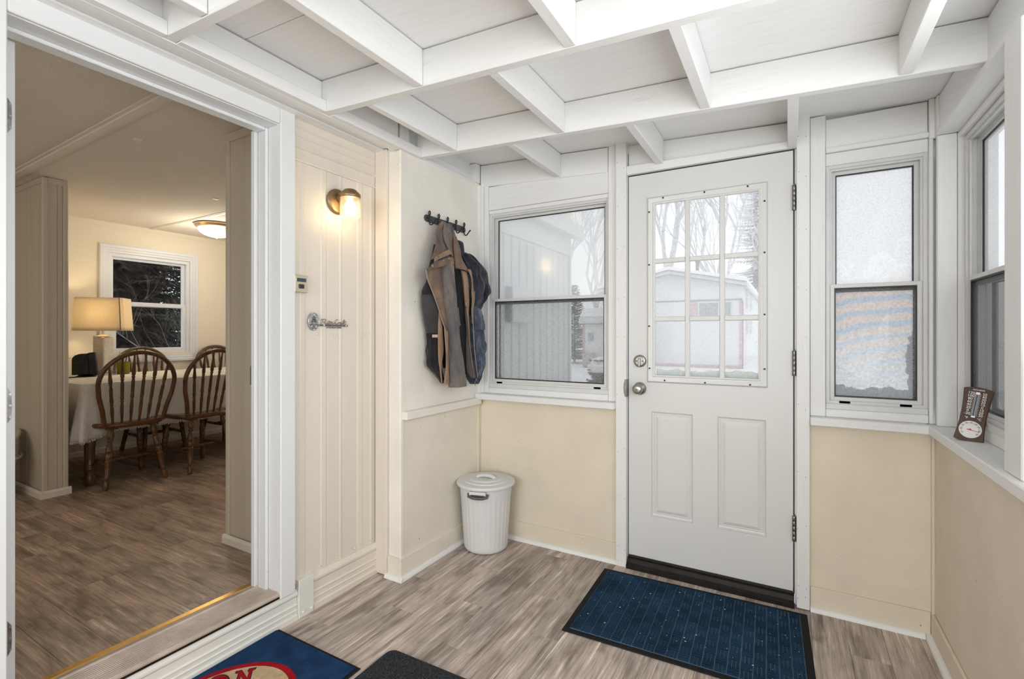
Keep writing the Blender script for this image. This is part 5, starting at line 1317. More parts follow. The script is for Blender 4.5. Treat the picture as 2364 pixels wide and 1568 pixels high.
for k in range(24):
    z = 0.088 + k * 0.0034
    w = 0.0045 if k % 3 == 0 else 0.0030
    nb.box(-0.0055 - w, -0.0055, -0.0016, -0.0006, z, z + 0.0006); nb.box(0.0055, 0.0055 + w, -0.0016, -0.0006, z, z + 0.0006)
nb.box(-0.0058, -0.0053, -0.0016, -0.0006, 0.088, 0.167); nb.box(0.0053, 0.0058, -0.0016, -0.0006, 0.088, 0.167)
nb.move(TH).build('numerals', M['wht_print'], th)
# ------------------------------------------------------------------ THINGS in the dining room
M['oak'] = wood('dark_oak', (0.050, 0.022, 0.009), (0.105, 0.048, 0.018), (0.185, 0.092, 0.038), (5, 5, 1.2), 0.33)
M['oak_seat'] = wood('dark_oak_seat', (0.055, 0.022, 0.008), (0.110, 0.046, 0.016), (0.180, 0.082, 0.030), (1.2, 8, 8), 0.30)
def turned(b, p0, p1, prof, n=10):
    """a turned rod between two points; prof = [(t, r)]"""
    p0, p1 = Vector(p0), Vector(p1)
    return b.tube([p0.lerp(p1, t) for t, r in prof], [r for t, r in prof], n)
LEG = [(0, .013), (.06, .016), (.13, .021), (.17, .021), (.20, .014), (.215, .019), (.23, .019), (.25, .013), (.29, .017), (.36, .021), (.40, .0215), (.405, .019), (.415, .0215), (.42, .019), (.43, .0215), (.435, .019), (.45, .0215), (.50, .021), (.53, .016), (.545, .021), (.56, .021), (.575, .017), (.70, .019), (.80, .017), (.83, .0165), (.835, .014), (.845, .0165), (.85, .014), (.86, .0165), (.865, .014), (.88, .0165), (.93, .0185), (.97, .017), (1, .0155)]
SPN = [(0, .005), (.16, .009), (.26, .0125), (.30, .012), (.315, .0075), (.325, .0115), (.335, .0115), (.345, .008), (.38, .0095), (.41, .0120)] + [(.42 + k * .0125, .0118 if k % 2 else .0098) for k in range(14)] + [(.60, .0122), (.635, .0105), (.645, .0075), (.655, .0112), (.665, .0112), (.68, .0085), (.74, .0115), (.82, .0105), (.92, .008), (1, .007)]
def make_chair(label, loc, rot):
    t = thing('dining_chair', label, 'chair', loc, rot, 'dark oak spindle back dining chairs')
    sz = 0.455
    # saddle seat
    out = []
    for k in range(40):
        a = 2 * PI * k / 40
        c, s = math.cos(a), math.sin(a)
        rx = 0.205 if c > 0 else 0.225
        out.append((rx * math.copysign(abs(c) ** 0.72, c), 0.222 * math.copysign(abs(s) ** 0.72, s)))
    b = MB(); rings = [(0.88, -0.036), (0.97, -0.030), (1.0, -0.018), (1.0, -0.008), (0.975, 0.0), (0.90, 0.001), (0.6, -0.010), (0.25, -0.014)]
    vs = [(x * q, y * q, sz + h) for q, h in rings for x, y in out]
    fs = [(i * 40 + k, i * 40 + (k + 1) % 40, (i + 1) * 40 + (k + 1) % 40, (i + 1) * 40 + k) for i in range(len(rings) - 1) for k in range(40)]
    fs += [tuple(range(40))[::-1], tuple((len(rings) - 1) * 40 + k for k in range(40))]
    b.add(vs, fs).build('seat', M['oak_seat'], t, smooth=True)
    # bow
    base, top, hw = 0.178, 0.958, 0.232
    pts = []
    for k in range(33):
        a = PI * k / 32
        y = -math.cos(a); z = math.sin(a)
        # horseshoe: straight lower legs drawn in to the seat
        zz = 0.735 + (top - 0.735) * z
        pts.append((y * hw, zz))
    low = [(-base, sz - 0.01), (-base - 0.018, 0.55), (-hw + 0.010, 0.65)]
    full = low + pts + [(-p[0], p[1]) for p in reversed(low)]
    lean = lambda z: 0.168 + 0.105 * (z - sz) / (top - sz)
    MB().tube([(lean(z), y, z) for y, z in full], [0.0155] * len(full), 10).build('back_bow', M['oak'], t, smooth=True)
    def bow_z(y):
        best = None
        for (y0, z0), (y1, z1) in zip(pts, pts[1:]):
            if min(y0, y1) <= y <= max(y0, y1): best = z0 + (z1 - z0) * (y - y0) / (y1 - y0)
        return best
    for k in range(6):
        y0 = -0.130 + k * 0.052; y1 = -0.178 + k * 0.0712
        z1 = bow_z(y1) - 0.004
        b = MB(); turned(b, (lean(z1), y1, z1), (0.166, y0, sz - 0.01), SPN, 9)
        b.build('spindle', M['oak'], t, smooth=True)
    tops = [(0.125, -0.125), (0.125, 0.125), (-0.145, -0.135), (-0.145, 0.135)]
    feet = [(0.205, -0.183), (0.205, 0.183), (-0.195, -0.170), (-0.195, 0.170)]
    for (a, c), (d, e) in zip(tops, feet):
        b = MB(); turned(b, (a, c, sz - 0.030), (d, e, 0.006), LEG, 10); b.lathe([(0.013, 0.0), (0.013, 0.006)], 10, (d, e, 0.0))
        b.build('leg', M['oak'], t, smooth=True)
        MB().box(a - 0.038, a + 0.038, c - 0.03, c + 0.03, sz - 0.046, sz - 0.034).build('leg_block', M['oak'], t, bevel=0.002)
    def at(i, z):
        (a, c), (d, e) = tops[i], feet[i]; u = (sz - 0.030 - z) / (sz - 0.036)
        return (a + (d - a) * u, c + (e - c) * u, z)
    STR = [(0, .008), (.08, .010), (.2, .0125), (.3, .013), (.33, .0105), (.36, .013), (.5, .0145), (.64, .013), (.67, .0105), (.7, .013), (.8, .0125), (.92, .010), (1, .008)]
    for i, j, z in ((0, 2, 0.165), (1, 3, 0.165)):
        b = MB(); turned(b, at(i, z), at(j, z), STR, 9); b.build('stretcher', M['oak'], t, smooth=True)
    p, q = Vector(at(0, 0.165)).lerp(Vector(at(2, 0.165)), 0.5), Vector(at(1, 0.165)).lerp(Vector(at(3, 0.165)), 0.5)
    b = MB(); turned(b, p, q, STR, 9); b.build('stretcher', M['oak'], t, smooth=True)
    return t
ch = make_chair('dark oak spindle back chair, left of the two on the near side of the table', (-3.575, -0.848, 0.15), (0, 0, math.radians(-3)))
dup(ch, (-3.515, -0.372, 0.15), (0, 0, math.radians(5)), 'dark oak spindle back chair, right of the two on the near side of the table')
dup(ch, (-4.452, -0.265, 0.15), (0, 0, PI), 'dark oak spindle back chair across the table, its back against the window sill')
dup(ch, (-4.452, 0.44, 0.15), (0, 0, PI), 'dark oak spindle back chair across the table, farthest right, mostly hidden by the panel wall')

# --- table, cloth
tb_ = thing('dining_table', 'dark wooden dining table with turned legs under a white cloth', 'table', (-4.065, -0.170, 0.15))
tx, ty = 0.495, 0.93
MB().box(-tx, tx, -ty, ty, 0.705, 0.730).build('tabletop', M['oak_seat'], tb_, bevel=0.004)
MB().frame(-tx + .05, tx - .05, 0, 0, 0.02, 0, 0).v
MB().box(-tx + .05, -tx + .07, -ty + .08, ty - .08, 0.62, 0.704).box(tx - .07, tx - .05, -ty + .08, ty - .08, 0.62, 0.704).box(-tx + .07, tx - .07, -ty + .08, -ty + .10, 0.62, 0.704).box(-tx + .07, tx - .07, ty - .10, ty - .08, 0.62, 0.704).build('apron', M['oak'], tb_)
TL = [(0.704, .040), (0.60, .040), (0.585, .030), (0.57, .038), (0.55, .040), (0.40, .036), (0.22, .030), (0.155, .029), (0.15, .032), (0.145, .029), (0.135, .032), (0.13, .029), (0.12, .032), (0.115, .029), (0.10, .030), (0.085, .027), (0.06, .034), (0.03, .037), (0.012, .032), (0.0, .026)]
for sx in (-1, 1):
    for sy in (-1, 1):
        MB().lathe([(r, z) for z, r in reversed(TL)], 18, (sx * (tx - 0.055), sy * (ty - 0.055), 0)).build('leg', M['oak'], tb_, smooth=True)
def cloth_weave(name, col):
    m = mat(name, col, 0.95, var=0.06, vscale=30, bump=0.7, bscale=160, dist=0.004, spec=0.1, stretch=(1, 1.6, 1))
    return m
M['linen'] = cloth_weave('white_linen', (0.66, 0.63, 0.59))
tc_ = thing('tablecloth', 'off white woven tablecloth with a fringed hem draped over the dining table', 'tablecloth', (-4.065, -0.170, 0.15))
per = []
hx, hy, rc = tx + 0.012, ty + 0.012, 0.03
def side(p, q, n): return [(p[0] + (q[0] - p[0]) * k / n, p[1] + (q[1] - p[1]) * k / n) for k in range(n)]
for cx, cy, a0, nx in ((hx - rc, -hy + rc, -PI / 2, 64), (hx - rc, hy - rc, 0, 36), (-hx + rc, hy - rc, PI / 2, 64), (-hx + rc, -hy + rc, PI, 36)):
    arc = [(cx + rc * math.cos(a0 + k * PI / 2 / 10), cy + rc * math.sin(a0 + k * PI / 2 / 10)) for k in range(11)]
    per.append((arc, nx))
loopp = []
for i, (arc, n) in enumerate(per):
    nxt = per[(i + 1) % 4][0]
    loopp += arc[:-1] + side(arc[-1], nxt[0], n)
n = len(loopp)
rowsN = 16
vs = []
for i in range(rowsN + 1):
    t = i / rowsN
    for k, (x, y) in enumerate(loopp):
        ax, ay = max(0, abs(x) - hx + 0.16) / 0.16, max(0, abs(y) - hy + 0.16) / 0.16
        cn = min(1, ax) * min(1, ay)              # closeness to a corner
        drop = 0.345 + 0.055 * cn
        if x > 0: drop += 0.075 * max(0, min(1, (y - 0.02) / 0.5))      # hem hangs lower to the right on the near side
        px, py = loopp[k - 1]; qx, qy = loopp[(k + 1) % n]
        nx_, ny_ = (qy - py), -(qx - px); l = math.hypot(nx_, ny_) or 1; nx_, ny_ = nx_ / l, ny_ / l
        u = k / n
        wv = 0.010 * math.sin(k * 0.21) + 0.012 * mnoise.noise(Vector((x * 4, y * 4, t * 1.2)))
        off = t * (0.010 + 0.045 * cn + wv * (0.4 + t)) + 0.022 * cn * math.sin(k * 1.1) * t * t
        zt = 0.7335 - drop * t
        if t == 0: off = -0.002
        if i == 1: zt = 0.727; 
        vs.append((x + nx_ * off, y + ny_ * off, zt + (0.004 * mnoise.noise(Vector((x * 9, y * 9, 3))) if 0 < i < rowsN else 0)))
b = MB()
fs = [(i * n + k, i * n + (k + 1) % n, (i + 1) * n + (k + 1) % n, (i + 1) * n + k) for i in range(rowsN) for k in range(n)]
fs.append(tuple(range(n))[::-1])
b.add(vs, fs)
tco = b.build('cloth', M['linen'], tc_, smooth=True)
md = tco.modifiers.new('thickness', 'SOLIDIFY'); md.thickness = 0.003; md.offset = 1
fb = MB()
for k in range(n * 2):
    a = Vector(vs[rowsN * n + (k // 2)]); c = Vector(vs[rowsN * n + (k // 2 + 1) % n]); p = a.lerp(c, (k % 2) * 0.5); d = (c - a) * 0.22
    ln = 0.010 + R.random() * 0.008; jx, jy = R.uniform(-.004, .004), R.uniform(-.004, .004)
    fb.add([p - d, p + d, p + d * 0.6 + Vector((jx, jy, -ln)), p - d * 0.6 + Vector((jx, jy, -ln))], [(0, 1, 2, 3)])
o = fb.build('fringe', M['linen'], tc_); o['kind'] = 'stuff'
TOPZ = 0.15 + 0.7365

# --- table lamp
M['shade'] = None
def shade_mat():
    m, nt, b, out = nodes('linen_shade'); nt.nodes.remove(b)
    tl = N(nt, 'ShaderNodeBsdfTranslucent'); df = N(nt, 'ShaderNodeBsdfDiffuse')
    tc = N(nt, 'ShaderNodeTexCoord'); nz = N(nt, 'ShaderNodeTexNoise', Scale=140, Detail=2)
    nt.links.new(tc.outputs['Object'], nz.inputs['Vector'])
    rp = ramp(nt, [(0.3, (0.70, 0.63, 0.50)), (0.7, (0.80, 0.73, 0.60))]); nt.links.new(nz.outputs['Fac'], rp.inputs['Fac'])
    for q in (tl, df): nt.links.new(rp.outputs['Color'], q.inputs[0])
    mx = N(nt, 'ShaderNodeMixShader'); mx.inputs[0].default_value = 0.5
    nt.links.new(tl.outputs[0], mx.inputs[1]); nt.links.new(df.outputs[0], mx.inputs[2]); nt.links.new(mx.outputs[0], out.inputs['Surface'])
    return m
M['shade'] = shade_mat()
M['crackle'] = mat('crackled_pearl_glass', (0.62, 0.55, 0.46), 0.22, var=0.22, vscale=110, bump=0.5, bscale=130, dist=0.002)
M['acrylic'] = mat('clear_acrylic_foot', (0.60, 0.56, 0.50), 0.12, 0.2, var=0.1)
tl_ = thing('table_lamp', 'table lamp with square crackled glass column and wide linen shade, lit, on the table', 'lamp', (-4.445, -0.664, TOPZ), (0, 0, math.radians(-42)))
MB().box(-0.062, 0.062, -0.062, 0.062, 0.0, 0.014).box(-0.05, 0.05, -0.05, 0.05, 0.014, 0.022).box(-0.060, 0.060, -0.060, 0.060, 0.022, 0.034).move(Matrix.Rotation(math.radians(-22), 4, 'Z')).build('foot', M['acrylic'], tl_, bevel=0.002)
MB().prism([(-0.052, -0.044), (-0.044, -0.052), (0.044, -0.052), (0.052, -0.044), (0.052, 0.044), (0.044, 0.052), (-0.044, 0.052), (-0.052, 0.044)], 'z', 0.034, 0.330).move(Matrix.Rotation(math.radians(-22), 4, 'Z')).build('column', M['crackle'], tl_, bevel=0.003)
MB().prism([(-0.056, -0.047), (-0.047, -0.056), (0.047, -0.056), (0.056, -0.047), (0.056, 0.047), (0.047, 0.056), (-0.047, 0.056), (-0.056, 0.047)], 'z', 0.330, 0.336).lathe([(0.056, 0.336), (0.02, 0.350), (0.011, 0.352), (0.011, 0.43), (0.0, 0.43)], 20).build('cap', M['bell'], tl_, smooth=True)
sh = MB()
def shade_ring(hw, hd, z):
    c = 0.020; r = []
    o = [(-hd + c, -hw), (hd - c, -hw), (hd, -hw + c), (hd, hw - c), (hd - c, hw), (-hd + c, hw), (-hd, hw - c), (-hd, -hw + c)]
    for i in range(8):
        p, q = o[i], o[(i + 1) % 8]
        r += [(p[0] + (q[0] - p[0]) * k / 6, p[1] + (q[1] - p[1]) * k / 6, z) for k in range(6)]
    return [(x * (1 + 0.00), y, z) for x, y, z in r]
zb, zt = 0.384, 0.668
vs = []
for k in range(9):
    t = k / 8; vs += shade_ring(0.188 - 0.016 * t, 0.112 - 0.012 * t, zb + (zt - zb) * t)
n8 = 48
sh.add(vs, [(i * n8 + k, i * n8 + (k + 1) % n8, (i + 1) * n8 + (k + 1) % n8, (i + 1) * n8 + k) for i in range(8) for k in range(n8)])
so = sh.build('lamp_shade', M['shade'], tl_, smooth=True)
md = so.modifiers.new('thickness', 'SOLIDIFY'); md.thickness = 0.0015
rbm = mat('taupe_ribbon', (0.33, 0.26, 0.21), 0.8)
rb = MB(); c = 0.020
for s, e in ((0.150 - c, 0.0), (0.150, c)):
    pass
for k, (dx, dy) in enumerate(((0.0, -1.0), )):
    pass
# ribbon along the two cut-corner seams that face the room
for (hx0, hy0, hx1, hy1) in ((0.112, 0.188 - c, 0.100, 0.172 - c),):
    rb.add([(hx0 + .0012, hy0 - .004, zb), (hx0 + .0012, hy0 + .004, zb), (hx1 + .0012, hy1 + .004, zt), (hx1 + .0012, hy1 - .004, zt), (hx0 - .001, hy0 - .004, zb), (hx0 - .001, hy0 + .004, zb), (hx1 - .001, hy1 + .004, zt), (hx1 - .001, hy1 - .004, zt)],
           [(0, 1, 2, 3), (7, 6, 5, 4), (0, 4, 5, 1), (1, 5, 6, 2), (2, 6, 7, 3), (3, 7, 4, 0)])
rb.build('ribbon', rbm, so)
MB().lathe([(0.012, 0.43), (0.014, 0.44), (0.030, 0.475), (0.030, 0.50), (0.0, 0.52)], 14, cap=False).build('bulb', emit('lamp_bulb', (1.0, 0.78, 0.45), 10.0), tl_, smooth=True)
MB().tube([(0, 0, 0.43), (0.06, 0, 0.55), (0.0, 0, 0.67)], 0.002, 6).tube([(0, 0, 0.43), (-0.06, 0, 0.55), (0.0, 0, 0.67)], 0.002, 6).tube([(-0.099, 0, 0.664), (0.099, 0, 0.664)], 0.0018, 6).lathe([(0.004, 0.667), (0.006, 0.675), (0.0, 0.68)], 10).build('harp', M['bell'], tl_, smooth=True)
point('table_lamp_light', (-4.445, -0.664, TOPZ + 0.545), 4.6, (1.0, 0.76, 0.45), 0.04)

# --- radio
M['radio'] = mat('taupe_black_plastic', (0.030, 0.024, 0.016), 0.55, var=0.15, vscale=9, spec=0.2)
M['gloss_black'] = mat('gloss_black', (0.006, 0.005, 0.004), 0.3, spec=0.2)
rd = thing('radio', 'small black tabletop radio with rounded back beside the lamp on the tablecloth', 'radio', (-4.335, -0.822, TOPZ), (0, 0, math.radians(-22)))
# local: x toward the room, y to the right
pf = [(-0.085, 0.020)] + [(-0.085 + 0.055 * (1 - math.cos(a)), 0.140 + 0.050 * math.sin(a)) for a in [i * PI / 16 for i in range(9)]] + [(0.055, 0.196), (0.075, 0.020)]
MB().prism(pf, 'x', -0.07, 0.06).build('body', M['radio'], rd, bevel=0.006, seg=2)
MB().prism([(0.020, 0.018), (0.078, 0.014), (0.060, 0.204), (0.012, 0.198)], 'x', -0.075, 0.064).build('front', M['gloss_black'], rd, bevel=0.004)
for k in range(6):
    MB().box(0.0595, 0.0625, -0.068, -0.018, 0.128 + k * 0.0095, 0.1315 + k * 0.0095).build('slot', M['gloss_black'], rd)
MB().box(0.059, 0.0625, -0.030, -0.010, 0.022, 0.115).build('dark_inlay', M['gloss_black'], rd)
MB().tube([(0.0655, 0.012 + 0.021 * math.cos(a), 0.132 + 0.026 * math.sin(a)) for a in [i * 2 * PI / 24 for i in range(24)]], 0.0025, 6, closed=True).build('ring', M['gloss_black'], rd, smooth=True)
MB().lathe([(0.066, 0.0), (0.066, 0.006), (0.05, 0.012), (0.045, 0.02), (0.0, 0.02)], 24).build('stand', M['gloss_black'], rd, smooth=True)
crd = MB().tube([cr([(-4.29, -0.865, TOPZ + 0.02), (-4.27, -0.90, TOPZ + 0.006), (-4.26, -0.97, TOPZ + 0.004), (-4.24, -1.05, TOPZ + 0.003), (-4.22, -1.115, TOPZ + 0.003), (-4.20, -1.165, TOPZ - 0.06)], i / 30) for i in range(31)], 0.0035, 6).build('power_cord', M['gloss_black'], None, smooth=True)
tag(crd, 'black power cord running from the radio off the end of the tablecloth', 'cord')
lp = MB().tube([cr([(-4.29, -0.875, TOPZ + 0.125), (-4.285, -0.915, TOPZ + 0.130), (-4.283, -0.922, TOPZ + 0.112), (-4.285, -0.885, TOPZ + 0.098), (-4.287, -0.884, TOPZ + 0.06), (-4.287, -0.882, TOPZ + 0.02)], i / 36) for i in range(37)], 0.0018, 5).build('aerial_wire', M['gloss_black'], None, smooth=True)
tag(lp, 'thin looped black wire hanging on the left side of the radio', 'wire')

# --- pencil cup
def tint_glass(name, col):
    m, nt, b, out = nodes(name)
    b.inputs['Base Color'].default_value = (*col, 1); b.inputs['Roughness'].default_value = 0.15
    b.inputs['Transmission Weight'].default_value = 0.35; b.inputs['IOR'].default_value = 1.2
    return m
cup = thing('pencil_cup', 'olive glass pencil cup on the tablecloth behind the first chair', 'cup', (-4.40, -0.535, TOPZ))
MB().lathe([(0.0, 0.001), (0.043, 0.0), (0.046, 0.004), (0.047, 0.108), (0.044, 0.108), (0.043, 0.008), (0.0, 0.006)], 24, cap=False).build('cup', tint_glass('olive_glass', (0.30, 0.26, 0.03)), cup, smooth=True)
pcs = [((0.03, 0.03, 0.03), 'black pen in the olive cup'), ((0.75, 0.73, 0.68), 'white pen in the olive cup'), ((0.05, 0.22, 0.08), 'green pencil in the olive cup'), ((0.45, 0.45, 0.45), 'grey pen in the olive cup'), ((0.28, 0.12, 0.05), 'brown pencil in the olive cup'), ((0.7, 0.7, 0.72), 'silver pen in the olive cup')]
for k, (c, lb) in enumerate(pcs):
    a = k * 1.05 + 0.4; r0, r1 = 0.018, 0.036 + 0.004 * (k % 3)
    p0 = Vector((r0 * math.cos(a + 2.6), r0 * math.sin(a + 2.6), 0.010)); p1 = Vector((r1 * math.cos(a), r1 * math.sin(a), 0.165 + 0.012 * ((k * 5) % 4)))
    o = MB().tube([p0, p0.lerp(p1, 0.9), p1], [0.004, 0.004, 0.0028], 7).build('pen' if 'pen ' in lb else 'pencil', mat('pen_colour', c, 0.4), None, loc=(-4.40, -0.535, TOPZ), smooth=True)
    tag(o, lb, 'pen')

# --- flush ceiling light in the dining room
fl = thing('flush_ceiling_light', 'round flush ceiling light with brushed brass rim and glowing white bowl in the dining room', 'ceiling light', (-4.00, 0.055, 2.285))
MB().lathe([(0.10, 0.0), (0.175, 0.0), (0.185, -0.006), (0.186, -0.016), (0.176, -0.026), (0.172, -0.034), (0.160, -0.040), (0.150, -0.040)], 48, cap=False).build('rim', mat('brushed_brass_rim', (0.60, 0.44, 0.27), 0.35, 0.8, var=0.08, vscale=20), fl, smooth=True)
bowl = [(0.158 * math.cos(a), -0.036 - 0.085 * math.sin(a)) for a in [i * PI / 2 / 12 for i in range(13)]]
MB().lathe(bowl, 40, cap=False).build('glass_bowl', emit('lit_bowl', (1.0, 0.93, 0.80), 2.4), fl, smooth=True)
MB().lathe([(0.012, -0.120), (0.012, -0.124), (0.006, -0.132), (0.0, -0.133)], 14).build('finial', M['bell'], fl, smooth=True)
point('flush_light', (-4.00, 0.055, 2.08), 14, (1.0, 0.90, 0.73), 0.14)

# --- wicker basket
M['wicker'] = mat('whitewashed_wicker', (0.52, 0.47, 0.38), 0.75, var=0.3, vscale=50, bump=0.3, bscale=120, dist=0.002)
bk = thing('wicker_basket', 'whitewashed wicker basket with arched braided rim on the floor beside the partition', 'basket', (-3.90, -1.595, 0.15))
def brad(h): return 0.165 + 0.016 * math.sin(PI * min(1, h / 0.26)) + 0.085 * (h / 0.26) ** 2.2
b = MB()
for k in range(20):
    h = 0.022 + k * 0.0122; r = brad(h)
    b.tube([((r + 0.0035 * math.sin(j * PI / 1.0 + k * PI)) * math.cos(2 * PI * j / 56), (r + 0.0035 * math.sin(j * PI / 1.0 + k * PI)) * math.sin(2 * PI * j / 56), h) for j in range(56)], 0.0062, 5, closed=True)
b.lathe([(0.0, 0.02)] + [(brad(0.02 + 0.012 * k) - 0.004, 0.02 + 0.012 * k) for k in range(21)], 40, cap=False)
b.build('woven_body', M['wicker'], bk, smooth=True)
b = MB()
for k in range(28):
    a = 2 * PI * k / 28
    b.tube([((brad(h)) * math.cos(a), (brad(h)) * math.sin(a), h) for h in (0.012, 0.06, 0.12, 0.18, 0.22, 0.255)], 0.0045, 5)
o = b.build('stakes', M['wicker'], bk, smooth=True)
b = MB()
for ph in (0, 2.1, 4.2):
    b.tube([((brad(0.262) + 0.008 * math.cos(j * 0.9 + ph)) * math.cos(2 * PI * j / 126), (brad(0.262) + 0.008 * math.cos(j * 0.9 + ph)) * math.sin(2 * PI * j / 126), 0.262 + 0.008 * math.sin(j * 0.9 + ph)) for j in range(126)], 0.0075, 5, closed=True)
b.build('rim', M['wicker'], bk, smooth=True)
ar = brad(0.262)
arch = [(ar * math.cos(a) * 0.98, ar * 0.98 * math.sin(a) * 1.0, 0.262 + 0.16 * math.sin(a - 0.0) ** 1) for a in [i * PI / 24 for i in range(25)]]
b = MB()
for ph in (0, 2.1, 4.2):
    b.tube([(x + 0.007 * math.cos(i * 0.9 + ph), y, z + 0.007 * math.sin(i * 0.9 + ph)) for i, (x, y, z) in enumerate(arch)], 0.0085, 6)
b.build('arched_rim', M['wicker'], bk, smooth=True)
b = MB(); vs = []
for i, (x, y, z) in enumerate(arch):
    for k in range(7): vs.append((x, y, 0.262 + (z - 0.262) * k / 6))
b.add(vs, [(i * 7 + k, (i + 1) * 7 + k, (i + 1) * 7 + k + 1, i * 7 + k + 1) for i in range(24) for k in range(6)])
o = b.build('woven_back', M['wicker'], bk, smooth=True)
md = o.modifiers.new('thickness', 'SOLIDIFY'); md.thickness = 0.008
for a in (0.35, 1.9, 3.5, 5.0):
    MB().lathe([(0.0, 0.0), (0.012, 0.001), (0.017, 0.010), (0.015, 0.022), (0.0, 0.024)], 12, (0.155 * math.cos(a), 0.155 * math.sin(a), 0), cap=False).build('foot', M['wicker'], bk, smooth=True)

# ------------------------------------------------------------------ OUTSIDE
gz = lambda x, y: -0.36 + max(0, y) * 0.0205 + 0.05 * mnoise.noise(Vector((x * 0.3, y * 0.3, 0)))
b = MB(); nx, ny = 60, 60
xs = [-34 + 64 * i / nx for i in range(nx + 1)]; ys_ = [-8 + 60 * j / ny for j in range(ny + 1)]
b.add([(x, y, gz(x, y)) for y in ys_ for x in xs], [(j * (nx + 1) + i, j * (nx + 1) + i + 1, (j + 1) * (nx + 1) + i + 1, (j + 1) * (nx + 1) + i) for j in range(ny) for i in range(nx)])
struct(b.build('ground', M['snow'], smooth=True))
# snow lying on the ledge outside the door glass
M['slush'] = mat('grey_green_snow', (0.70, 0.73, 0.69), 0.8, var=0.12, vscale=40, bump=0.5, bscale=60, dist=0.01)

sl_ = MB()
for (a, b_) in ((0.140, 0.294), (0.306, 0.455), (0.468, 0.619)):
    n_ = 16; base_ = []
    for k in range(n_ + 1):
        x = a + (b_ - a) * k / n_; h = 0.030 + 0.010 * mnoise.noise(Vector((x * 22, 0, 0.5)))
        base_ += [(x, 0.022, 1.020), (x, 0.022, 1.020 + h), (x, 0.034, 1.020 + h * 1.15), (x, 0.060, 1.020 + h * 0.9), (x, 0.075, 1.020)]
    sl_.add(base_, [(k * 5 + j, k * 5 + j + 1, k * 5 + 6 + j, k * 5 + 5 + j) for k in range(n_) for j in range(4)] + [(0, 1, 2, 3, 4), tuple(n_ * 5 + j for j in (4, 3, 2, 1, 0))])
o = sl_.build('ledge_snow', M['slush'], None, smooth=True); o['kind'] = 'stuff'; tag(o, 'ridge of greyish snow lying outside along the bottom panes of the porch door', 'snow')
# --- neighbouring house
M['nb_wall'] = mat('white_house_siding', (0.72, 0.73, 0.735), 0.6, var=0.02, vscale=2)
M['nb_trim'] = mat('grey_fascia', (0.66, 0.67, 0.68), 0.6)
M['nb_red'] = mat('haze_pale_red_trim', (0.56, 0.40, 0.41), 0.8, var=0.45, vscale=26)  # red paled to put snowfall haze into the colour
M['nb_line'] = mat('dark_trim_line', (0.30, 0.27, 0.28), 0.7, var=0.2)
M['nb_glass'] = mat('grey_window', (0.33, 0.35, 0.37), 0.25, var=0.25, vscale=20)
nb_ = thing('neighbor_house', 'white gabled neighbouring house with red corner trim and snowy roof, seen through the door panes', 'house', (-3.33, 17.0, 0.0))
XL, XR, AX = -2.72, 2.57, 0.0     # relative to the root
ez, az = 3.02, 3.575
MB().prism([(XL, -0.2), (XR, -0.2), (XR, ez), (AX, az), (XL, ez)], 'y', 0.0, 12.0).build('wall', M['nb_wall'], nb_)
def slope(x0, z0, x1, z1, th0, th1, y0, y1, m, name):
    MB().prism([(x0, z0 + th0), (x1, z1 + th0), (x1, z1 + th1), (x0, z0 + th1)], 'y', y0, y1).build(name, m, nb_)
el, er = XL - 0.16, XR + 0.16
dz = (az - ez) / XR
for a in (el, er):
    za = az - abs(a) * dz
    slope(a, za, 0.0, az, 0.0, 0.16, -0.25, 12.3, M['nb_trim'], 'roof')
    slope(a, za, 0.0, az, 0.16, 0.30, -0.28, 12.3, M['snow'], 'snow_cover')
    slope(a, za, 0.0, az, 0.150, 0.168, -0.300, -0.27, M['nb_line'], 'drip_edge')
    slope(a, za, 0.0, az, -0.012, 0.006, -0.270, -0.24, M['nb_line'], 'fascia_edge')
MB().box(XR - 0.10, XR + 0.01, -0.03, 0.0, -0.1, 2.5).box(XR, XR + 0.03, -0.03, 0.12, -0.1, 2.5).build('corner_trim', M['nb_red'], nb_)
MB().box(XL, XR - 0.12, -0.03, 0.0, -0.1, 0.10).build('base_trim', M['nb_red'], nb_)
MB().box(XL, XR, -0.035, 0.0, 2.52, 2.555).build('belt_trim', M['nb_line'], nb_)
MB().box(0.74, 1.00, -0.04, 0.0, 1.80, 2.50).build('shutter', M['nb_red'], nb_)
for a, c in ((1.06, 1.78), (1.95, 2.22)):
    w = MB(lambda u, ww, z: (u, ww, z)).frame(a, c, 1.80, 2.46, 0.03, -0.05, 0.0).build('window', M['nb_trim'], nb_)
    MB().box(a + 0.03, c - 0.03, -0.03, -0.004, 1.83, 2.43).build('pane', M['nb_glass'], w)
for yv, zz in ((1.6, 1.25), (3.6, 1.25), (1.6, 2.3), (3.6, 2.3)):
    w = MB().box(XR, XR + 0.05, yv, yv + 0.9, zz, zz + 0.7).build('window', M['nb_trim'], nb_)
    MB().box(XR + 0.05, XR + 0.06, yv + 0.07, yv + 0.83, zz + 0.06, zz + 0.64).build('pane', M['nb_glass'], w)
MB().lathe([(0.07, 3.5), (0.07, 4.35), (0.09, 4.36), (0.09, 4.45), (0.0, 4.47)], 12, (0.62, 2.5, 0)).build('vent_pipe', M['nb_line'], nb_)
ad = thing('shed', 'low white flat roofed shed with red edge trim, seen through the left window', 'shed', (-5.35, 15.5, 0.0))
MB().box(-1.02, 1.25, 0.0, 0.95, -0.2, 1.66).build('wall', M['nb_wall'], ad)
MB().box(-1.12, 1.35, -0.15, 1.0, 1.66, 1.91).build('roof', M['nb_trim'], ad)
MB().prism([(-1.12, 1.91), (1.35, 1.91), (1.28, 2.28), (-0.95, 2.28)], 'y', -0.15, 1.0).build('snow_cover', M['snow'], ad, bevel=0.05)
